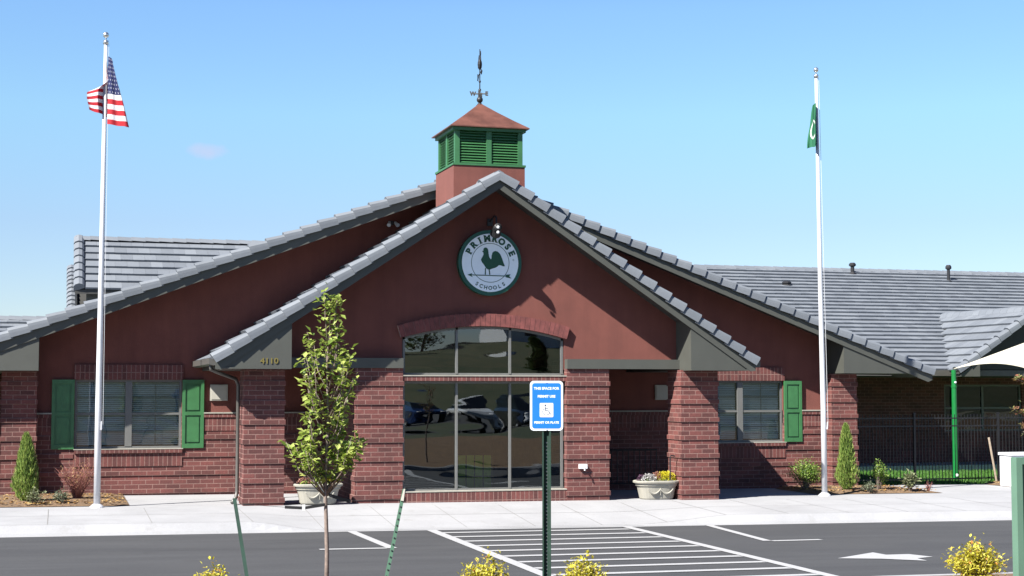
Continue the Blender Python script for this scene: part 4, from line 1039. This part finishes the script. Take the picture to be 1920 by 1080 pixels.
# ------------------------------------------------------------------ fence, shade sail, boxes
FY = 37.3; fc = thing('iron_fence', (19.9, FY, -.1), 'black iron picket fence with gate right of the building wing', 'fence')
posts = [19.95, 22.25, 24.85, 26.9, 28.9, 30.9]
for x in posts:
    b = MB(); b.box(x - .03, x + .03, FY - .03, FY + .03, -.3, 1.80); b.box(x - .036, x + .036, FY - .036, FY + .036, 1.80, 1.83); b.build('post', 'black', fc)
for i in range(len(posts) - 1):
    a, c = posts[i] + .035, posts[i + 1] - .035; b = MB()
    for z in (.02, 1.45, 1.66): b.box(a, c, FY - .015, FY + .015, z, z + .035)
    n_ = int((c - a) / .1)
    for k in range(1, n_): x = a + (c - a) * k / n_; b.box(x - .008, x + .008, FY - .0081, FY + .0081, -.03, 1.78)
    b.build('gate' if i == 0 else 'picket_panel', 'black', fc)
sl = thing('shade_sail', (24.76, 39.3, 0), 'cream fabric shade canopy on green steel posts at the right edge', 'canopy')
A, B_, C_ = Vector((24.76, 39.3, 3.06)), Vector((27.1, 38.9, 3.02)), Vector((31.5, 42.0, 4.75))
b = MB(); n = 14; idx = {}
for i in range(n + 1):
    for j in range(n + 1 - i):
        k = n - i - j; a_, b_, c_ = i / n, j / n, k / n; p = A * a_ + B_ * b_ + C_ * c_
        cen = (A + B_ + C_) / 3; pull = 4 * (a_ * b_ * .06 + b_ * c_ * .10 + a_ * c_ * .03); p = p.lerp(cen, min(.3, pull)); p.z += .14 * 4 * a_ * b_
        idx[(i, j)] = len(b.v); b.v.append(tuple(p))
def sf(*q): b.f.append(list(q)); b.mi.append(0); b.t.append(0)
for i in range(n):
    for j in range(n - i):
        sf(idx[(i, j)], idx[(i + 1, j)], idx[(i, j + 1)])
        if i + j < n - 1: sf(idx[(i + 1, j)], idx[(i + 1, j + 1)], idx[(i, j + 1)])
o = b.build('sail_fabric', 'sailcloth', sl, smooth=True); md = o.modifiers.new('s', 'SOLIDIFY'); md.thickness = .012
for P_ in (A, B_, C_):
    b = MB(); b.tube([(P_.x, P_.y, -.15), (P_.x, P_.y, 2.0), (P_.x, P_.y, P_.z - .04)], [.075, .075, .07], 12); b.tube([(P_.x, P_.y, P_.z - .55), (P_.x, P_.y, P_.z - .50)], .085, 12); b.build('post', 'postgreen', sl, smooth=False)
    b = MB(); b.sphere((P_.x, P_.y - .07, .0), .05, 0, 8, 6); b.sphere((P_.x, P_.y - .08, P_.z - .4), .035, 0, 8, 6); b.build('bolt_cap', 'white', sl, smooth=True)
wbx = thing('electrical_box', (24.6, 35.9, -.1), 'white metal electrical box on the ground by the iron fence', 'box')
b = MB(); b.box(24.12, 25.4, 35.6, 36.15, -.12, .72); b.build('body', 'white', wbx)
b = MB(); b.box(24.09, 25.43, 35.57, 36.18, .72, .79); b.build('lid', 'white', wbx)
b = MB(); b.box(24.2, 24.7, 35.58, 35.598, 0, .65); b.box(24.78, 25.3, 35.58, 35.598, 0, .65); b.build('door', 'white', wbx)
b = MB(); b.tube([(24.62, 37.05, -.1), (24.36, 37.0, 1.15)], .03, 6); tag(b.build('wooden_stake', 'wood', root=Vector((24.6, 37, -.1))), 'leaning pale wooden stake beside the white electrical box', 'stake')

# foreground green utility panel
zx = zisl(9.5, 13.95); up_ = thing('utility_panel', (9.8, 13.95, zx), 'green metal utility panel cut off at the lower right corner', 'utility panel')
b = MB(); b.box(9.47, 9.54, 13.9, 14.0, zx - .1, 1.76); b.box(10.0, 10.07, 13.9, 14.0, zx - .1, 1.76); b.box(9.54, 10.0, 13.9, 14.0, 1.69, 1.76); b.box(9.54, 10.0, 13.9, 14.0, zx + .0, zx + .07); b.build('frame', 'utility_l', up_)
b = MB(); b.box(9.54, 10.0, 13.93, 13.98, zx + .07, 1.69); b.build('panel', 'utility', up_)
b = MB(); b.box(9.66, 9.76, 13.918, 13.9295, 1.45, 1.56); b.build('plate', 'utility_l', up_)

# accessible parking sign
sx, sy = 4.32, 13.64; zg = zisl(sx, sy)
sp = thing('parking_sign', (sx, sy, zg), 'blue and white accessible parking sign on a green channel post', 'sign')
yaw = R(-17.5); ca, sa = math.cos(yaw), math.sin(yaw)
def SP(u, d, z): return (sx + u * ca - d * sa, sy + u * sa + d * ca, z)     # u right along the sign, d = depth away from viewer
def rrect(w_, h_, r, cz, n=5):
    pts = []
    for qx, qz, a0 in ((w_ / 2 - r, h_ / 2 - r, 0), (-w_ / 2 + r, h_ / 2 - r, 90), (-w_ / 2 + r, -h_ / 2 + r, 180), (w_ / 2 - r, -h_ / 2 + r, 270)):
        for i in range(n + 1): a = R(a0 + 90 * i / n); pts.append((qx + r * math.cos(a), cz + qz + r * math.sin(a)))
    return pts
def splate(mat, pts, d0, d1, name):
    b = MB(); ngon_plate(b, pts, lambda u, z: SP(u, d0, z), lambda u, z: SP(u, d1, z)); return b.build(name, mat, sp)
cz = 2.31
splate('reflwhite', rrect(.305, .457, .035, cz), -.003, 0, 'sign_plate')
splate('signblue', rrect(.265, .417, .022, cz), -.005, -.0032, 'sign_face')
splate('reflwhite', rrect(.125, .130, .010, cz - .040), -.007, -.0052, 'symbol_panel')
b = MB()
def stext(t, size, z, bold=.0012):
    tv, tf = text_mesh(t, size, bold); xs_ = [p[0] for p in tv]; b.add([SP(x, -.0062, z + y_) for x, y_, _ in tv], tf)
stext('THIS SPACE FOR', .0315, cz + .158); stext('PERMIT USE', .0315, cz + .085); stext('PERMIT OR PLATE', .0285, cz - .155)
b.build('sign_lettering', 'reflwhite', sp, recalc=False)
M['symbol'] = paint('symbol_ink', (.03, .04, .06), .5); b = MB(); c0 = cz - .04
b.tube([SP(-.012, -.009, c0 + .045), SP(-.012, -.0075, c0 + .0451)], .008, 8)
def sline(p, w_):
    for (u0, z0_), (u1, z1_) in zip(p, p[1:]):
        d = Vector((u1 - u0, z1_ - z0_)); L = d.length; nx, nz = -d.y / L * w_ / 2, d.x / L * w_ / 2
        b.add([SP(u0 - nx, -.0078, z0_ - nz), SP(u1 - nx, -.0078, z1_ - nz), SP(u1 + nx, -.0078, z1_ + nz), SP(u0 + nx, -.0078, z0_ + nz)], [(0, 1, 2, 3)])
sline([(-.012, c0 + .033), (-.009, c0 - .005), (.020, c0 - .007), (.036, c0 - .038), (.045, c0 - .036)], .007); sline([(-.010, c0 + .015), (.016, c0 + .013)], .006)
sline([(-.018 + 0, c0 + .006)] + [(-.003 + .033 * math.cos(R(a)), c0 - .015 + .030 * math.sin(R(a))) for a in range(130, 345, 20)], .005)
b.build('wheelchair_symbol', 'symbol', sp, recalc=False)
b = MB()
prof = [(-.04, .012), (-.04, .0), (-.026, .0), (-.020, .032), (.020, .032), (.026, 0), (.04, 0), (.04, .012), (.030, .010), (.024, .040), (-.024, .040), (-.030, .010)]
n = len(prof); zt = cz + .10
vs = [SP(u, .002 + d, zg - .1) for u, d in prof] + [SP(u, .002 + d, zt) for u, d in prof]
b.add(vs, [(i, (i + 1) % n, n + (i + 1) % n, n + i) for i in range(n)])
for i in range(48):
    z = zg + .04 + i * .0254 * 1.3
    if z < cz - .24: b.add([SP(u, .0335, z + dz) for u, dz in ((-.005, -.006), (.005, -.006), (.005, .006), (-.005, .006))], [(0, 1, 2, 3)], 1)
b.build('post', ['stakegreen', 'concrete'], sp, recalc=False)
b = MB()
for z in (cz + .215, cz - .215): b.tube([SP(0, -.010, z), SP(0, -.004, z)], .006, 8)
b.build('bolt', 'alu', sp)

# ------------------------------------------------------------------ young tree, stakes, ties
tx, ty = 2.50, 14.9; tz = zisl(tx, ty)
tr = thing('young_tree', (tx, ty, tz), 'slender young tree with light green leaves in the foreground', 'tree')
b = MB(); trunk = [Vector((tx, ty, tz - .1)), Vector((tx + .005, ty, .9)), Vector((tx - .015, ty + .01, 1.5)), Vector((tx + .005, ty, 2.1)), Vector((tx - .01, ty, 2.7)), Vector((tx + .03, ty, 3.36))]
b.tube(trunk, [.024, .021, .017, .013, .008, .003], 8); tips = []
def tpos(z):
    for a, c in zip(trunk, trunk[1:]):
        if a.z <= z <= c.z: return a.lerp(c, (z - a.z) / (c.z - a.z))
    return trunk[-1]
# (height of tip, left extent, right extent)
prof = [(3.36, .08, .10), (3.12, .06, .18), (2.95, .26, .18), (2.75, .40, .28), (2.55, .30, .32), (2.35, .42, .30), (2.15, .28, .26), (2.02, .34, .28), (1.95, .50, .38), (1.90, .46, .42), (1.86, .36, .34)]
for zi, l_, r_ in prof:
    for k in range(7 if zi < 3.0 else 3):
        s = -1 if k % 2 else 1; ext = (l_ if s < 0 else r_) * rnd.uniform(.55, 1.0); th = rnd.uniform(-1.1, 1.1); zt_ = zi + rnd.uniform(-.08, .07)
        e = Vector((tx + s * ext * math.cos(th) * .96 + .0, ty + ext * math.sin(th) * 1.0, zt_)); st_ = tpos(max(1.42, zt_ - rnd.uniform(.25, .55) - ext * .5)); m_ = st_.lerp(e, .55) + Vector((s * ext * .10, 0, -.04))
        b.tube([st_, m_, e], [.007, .005, .002], 5); tips.append((st_, m_, e))
b.build('trunk', 'bark', tr, smooth=True)
b = MB()
for (s0, m_, e) in tips:
    for j in range(20):
        q = rnd.random(); p = (s0.lerp(m_, q * 2) if q < .5 else m_.lerp(e, q * 2 - 1)) if rnd.random() < .35 else m_.lerp(e, rnd.random() ** .6)
        p = p + Vector((rnd.gauss(0, .03), rnd.gauss(0, .035), rnd.gauss(0, .028))); p.z = max(p.z, 1.55 + .12 * rnd.random()); leaf(b, p, rnd.uniform(.05, .09), cl(rnd.gauss(.62, .27), .02, 1), -.3, .68)
for i in range(120):
    z = rnd.uniform(1.72, 3.3); p = tpos(z) + Vector((rnd.gauss(0, .06), rnd.gauss(0, .06), 0)); leaf(b, p, rnd.uniform(.05, .08), rnd.random(), 0, .6)
for i in range(34): # top tuft
    z = rnd.uniform(3.2, 3.38); p = tpos(z) + Vector((rnd.gauss(0, .045), rnd.gauss(0, .04), 0)); leaf(b, p, rnd.uniform(.05, .08), rnd.uniform(.3, 1), 0, .6)
b.build('crown', 'leaf', tr, recalc=False)
def stake(p0, p1, lab, mats, studs=False):
    p0, p1 = Vector(p0), Vector(p1); b = MB(); d = (p1 - p0); g = zisl(p0.x, p0.y); p0 = p0 + d * ((g - .1 - p0.z) / d.z)
    d = p1 - p0; dn = d.normalized(); s = Vector((1, 0, 0)); s = (s - dn * s.dot(dn)).normalized(); t = dn.cross(s)
    for (u0, u1, v0, v1) in ((-.017, .017, -.002, .002), (-.002, .002, .0021, .02)):
        c = [p0 + s * u + t * v for u, v in ((u0, v0), (u1, v0), (u1, v1), (u0, v1))]; e = [p1 + s * u + t * v for u, v in ((u0, v0), (u1, v0), (u1, v1), (u0, v1))]
        b.add(c + e, [(0, 1, 2, 3), (7, 6, 5, 4)] + [(i, (i + 1) % 4, 4 + (i + 1) % 4, 4 + i) for i in range(4)])
    if studs:
        k = 0.
        while k < d.length - .1: c = p0 + dn * (k + .05); b.tube([c - t * .0025, c - t * .010], .0085, 6, 1); k += .065
        b.tube([p1 - dn * .13 - t * .006, p1 - t * .006], [.018, .008], 4, 2)
    return tag(b.build('tree_stake', mats, root=p0), lab, 'stake', 'stakes of the young tree')
stake((1.72, 14.71, .72), (1.65, 15.2, 1.41), 'dark green metal stake leaning left of the young tree', ['stakegreen', 'dark', 'cream'])
stake((3.01, 14.5, .72), (3.25, 14.85, 1.49), 'green studded stake with a white tip leaning right of the young tree', ['utility', 'dark', 'cream'], True)
def strap(pts, lab, wd=.028, f=True):
    b = MB(); P_ = [Vector(p) for p in pts]
    for a, c in zip(P_, P_[1:]):
        q = Vector((0, 0, wd / 2)); th = Vector((0, .003, 0)); b.add([a - q, c - q, c + q, a + q, a - q + th, c - q + th, c + q + th, a + q + th], [(0, 1, 2, 3), (7, 6, 5, 4), (0, 4, 5, 1), (3, 2, 6, 7)])
    return b
yt = ty
b = strap([(tx - .02, yt - .024, 1.355), (tx - .22, yt - .0, 1.325), (tx - .40, yt + .03, 1.335)], '')
b.tube([(tx - .40, yt + .03, 1.335), (1.66, 15.15, 1.36)], .003, 4); b.add([(tx - .24, yt - .005, 1.30), (tx - .21, yt - .005, 1.30), (tx - .21, yt - .005, 1.36), (tx - .24, yt - .005, 1.36)], [(0, 1, 2, 3)], 1)
tag(b.build('tree_tie', ['black', 'white'], root=Vector((tx, yt, 1.35))), 'black webbing tie from the trunk to the left stake', 'tree tie', 'ties of the young tree')
b = strap([(tx + .01, yt - .024, 1.45), (tx + .12, yt - .02, 1.41), (tx + .23, yt - .02, 1.38)], '', .034)
b.tube([(tx + .23, yt - .02, 1.385), (3.22, 14.83, 1.40)], .003, 4)
tag(b.build('tree_tie', 'black', root=Vector((tx, yt, 1.42))), 'black webbing tie from the trunk to the right stake', 'tree tie', 'ties of the young tree')

# golden shrubs in the island
for (x, y, top, r, lab) in ((4.10, 14.95, .86, .22, 'golden leaved shrub left of the blue parking sign'), (5.02, 14.7, .85, .22, 'golden leaved shrub right of the blue parking sign'),
                            (9.62, 14.9, .83, .29, 'large golden leaved shrub at the lower right'), (1.50, 15.72, .73, .20, 'golden leaved shrub just rising into view at the lower left')):
    z = zisl(x, y); h = top - z
    shrub(x, y, h, r, 'goldleaf', lab, 2500, .046, z0=z, nt_=46, tone=lambda: cl(rnd.gauss(.52, .22), .03, 1), name='golden_shrub', cat='shrub')

# near tree just out of frame on the right, branches reaching in
x, y = 11.66, 16.5; z = zisl(x, y); t = thing('autumn_tree', (x, y, z), 'tree with red and green leaves reaching in at the right edge', 'tree')
b = MB(); tp = []; b.tube([(x, y, z), (x, y, 1.8), (x + .02, y, 2.75)], [.03, .02, .006], 7)
for i in range(30):
    zz = rnd.uniform(1.5, 2.5); a = rnd.random() * 6.283; L = rnd.uniform(.12, .30); e = Vector((x + L * math.cos(a), y + L * math.sin(a), zz + .12)); b.tube([(x, y, zz - .15), e], [.006, .002], 4); tp.append((Vector((x, y, zz - .1)), e))
for (ex, ez) in ((-.46, 2.60), (-.48, 2.22), (-.34, 2.02)):
    e = Vector((x + ex, y - .05, ez)); b.tube([(x, y, ez - .15), e], [.007, .002], 4); tp += [(Vector((x - .15, y, ez - .06)), e)] * 3
b.build('trunk', 'bark', t); b = MB()
for s0, e in tp:
    for j in range(15): leaf(b, s0.lerp(e, rnd.uniform(.4, 1)) + Vector((rnd.gauss(0, .03), rnd.gauss(0, .03), rnd.gauss(0, .025))), rnd.uniform(.04, .065), rnd.random())
b.build('crown', 'autumn', t, recalc=False)

# ------------------------------------------------------------------ what the windows mirror: bank, house and trees behind the viewpoint
hx, hy = 41, -60; hz = zhill(hx, hy); t = thing('house', (hx, hy, hz), 'pale house on the bank across the road, mirrored in the entrance window', 'house')
b = MB(); b.box(hx - 6, hx + 6, hy - 4, hy + 4, hz - 1, hz + 2.9); b.build('wall', 'housewall', t)
b = MB(); b.prism([(hx - 6.5, hz + 2.8), (hx + 6.5, hz + 2.8), (hx, hz + 4.9)], hy - 4.5, hy + 4.5); b.build('roof', 'tile', t)
for k in (-4, -1, 2.6): b = MB(); b.box(hx + k, hx + k + 1.3, hy + 4.0, hy + 4.05, hz + .8, hz + 2.1); b.build('window', 'dark', t)
for i, (x, y, h) in enumerate(((14, -52, 6.5), (19, -57, 5.5), (24, -50, 3.6), (28.5, -58, 6.), (52, -55, 4.5), (56, -60, 8), (9, -58, 7), (33, -40, 2.4), (46, -38, 2.6), (21, -36, 2.2))):
    z = zhill(x, y); t = thing('bank_tree', (x, y, z), 'dark green tree on the bank across the road, mirrored in the entrance window', 'tree', 'trees on the bank across the road')
    b = MB(); b.tube([(x, y, z - .2), (x, y, z + h * .8)], [.16, .03], 6); b.build('trunk', 'bark', t); b = MB()
    for k in range(900):
        q = rnd.random() ** .8; a = rnd.random() * 6.283; rr = h * .30 * (1 - q) ** .6 * rnd.uniform(.4, 1.1); leaf(b, (x + rr * math.cos(a), y + rr * math.sin(a), z + .3 + q * (h - .3)), .5, rnd.random(), 0, .8)
    b.build('crown', 'evergreen', t, recalc=False)

# cars parked across the road, behind the viewpoint: the entrance glass mirrors them
M['carglass'] = paint('car_glass', (.01, .012, .014), .05, .05)
M['tyre'] = paint('tyre_rubber', (.012, .012, .012), .9)
M['headlamp'] = paint('headlamp_lens', (.6, .6, .62), .1)
def parked_car(x, y, z, body, lab):
    t = thing('parked_car', (x, y, z), lab, 'car', 'cars parked across the road')
    L = [(-2.25, .35, .62, .74), (-2.1, .24, .80, .86), (-1.3, .22, .93, .90), (-.8, .22, .98, .90), (1.4, .22, 1.0, .90), (2.0, .24, .98, .87), (2.25, .36, .84, .78)]
    b = MB(); vs = []
    for (l, z0, z1, w_) in L:
        for u, q in ((-w_ * .9, z0), (-w_, z0 + .15), (-w_, z1 - .18), (-w_ * .86, z1), (w_ * .86, z1), (w_, z1 - .18), (w_, z0 + .15), (w_ * .9, z0)): vs.append((x + u, y - l, z + q))
    n = 8; k = len(L); b.add(vs, [(i * n + j, i * n + (j + 1) % n, (i + 1) * n + (j + 1) % n, (i + 1) * n + j) for i in range(k - 1) for j in range(n)] + [tuple(range(n)), tuple(range((k - 1) * n, k * n))])
    b.add([(x + sx_c * .62, y - l, z + 1.47) for l, sx_c in ((-.15, -1), (-.15, 1), (1.35, 1), (1.35, -1))] + [(x + sx_c * .64, y - l, z + 1.42) for l, sx_c in ((-.25, -1), (-.25, 1), (1.45, 1), (1.45, -1))], [(0, 1, 2, 3), (0, 1, 5, 4), (1, 2, 6, 5), (2, 3, 7, 6), (3, 0, 4, 7)])
    b.build('body', body, t)
    b = MB(); b.add([(x - .78, y + .95, z + .96), (x + .78, y + .95, z + .96), (x + .78, y - 1.95, z + .98), (x - .78, y - 1.95, z + .98), (x - .64, y + .25, z + 1.42), (x + .64, y + .25, z + 1.42), (x + .64, y - 1.45, z + 1.42), (x - .64, y - 1.45, z + 1.42)], [(0, 1, 5, 4), (1, 2, 6, 5), (2, 3, 7, 6), (3, 0, 4, 7)]); b.build('windows', 'carglass', t)
    for sx_c in (-1, 1):
        for l in (-1.4, 1.35):
            b = MB(); b.tube([(x + sx_c * .70, y - l, z + .32), (x + sx_c * .92, y - l, z + .32)], .32, 16); w_ = b.build('wheel', 'tyre', t)
            b = MB(); b.tube([(x + sx_c * .921, y - l, z + .32), (x + sx_c * .93, y - l, z + .32)], .19, 12); b.build('rim', 'alu', w_)
        b = MB(); b.sphere((x + sx_c * .62, y + 2.16, z + .66), .12, 0, 8, 6, 1.3, .7); b.build('headlight', 'headlamp', t)
M['car_blue'] = paint('car_blue', (.02, .04, .12), .15, .03, 3, .3); M['car_silver'] = paint('car_silver', (.45, .46, .48), .2, .03, 3, .5)
M['car_white'] = paint('car_white', (.6, .6, .6), .2, .03); M['car_black'] = paint('car_black', (.012, .013, .016), .12, .03)
for i, (cx_, mm, lb) in enumerate(((14.3, 'car_silver', 'silver car parked across the road, mirrored at the left of the entrance window'), (17.0, 'car_blue', 'dark blue car parked across the road between a silver and a white car'), (19.7, 'car_white', 'white car parked across the road, mirrored in the middle of the entrance window'), (22.4, 'car_black', 'black car parked across the road beside the white car'), (25.1, 'car_blue', 'dark blue car parked across the road beyond the black car'))):
    parked_car(cx_, -8.5 + .2 * (i % 2), .565, mm, lb)
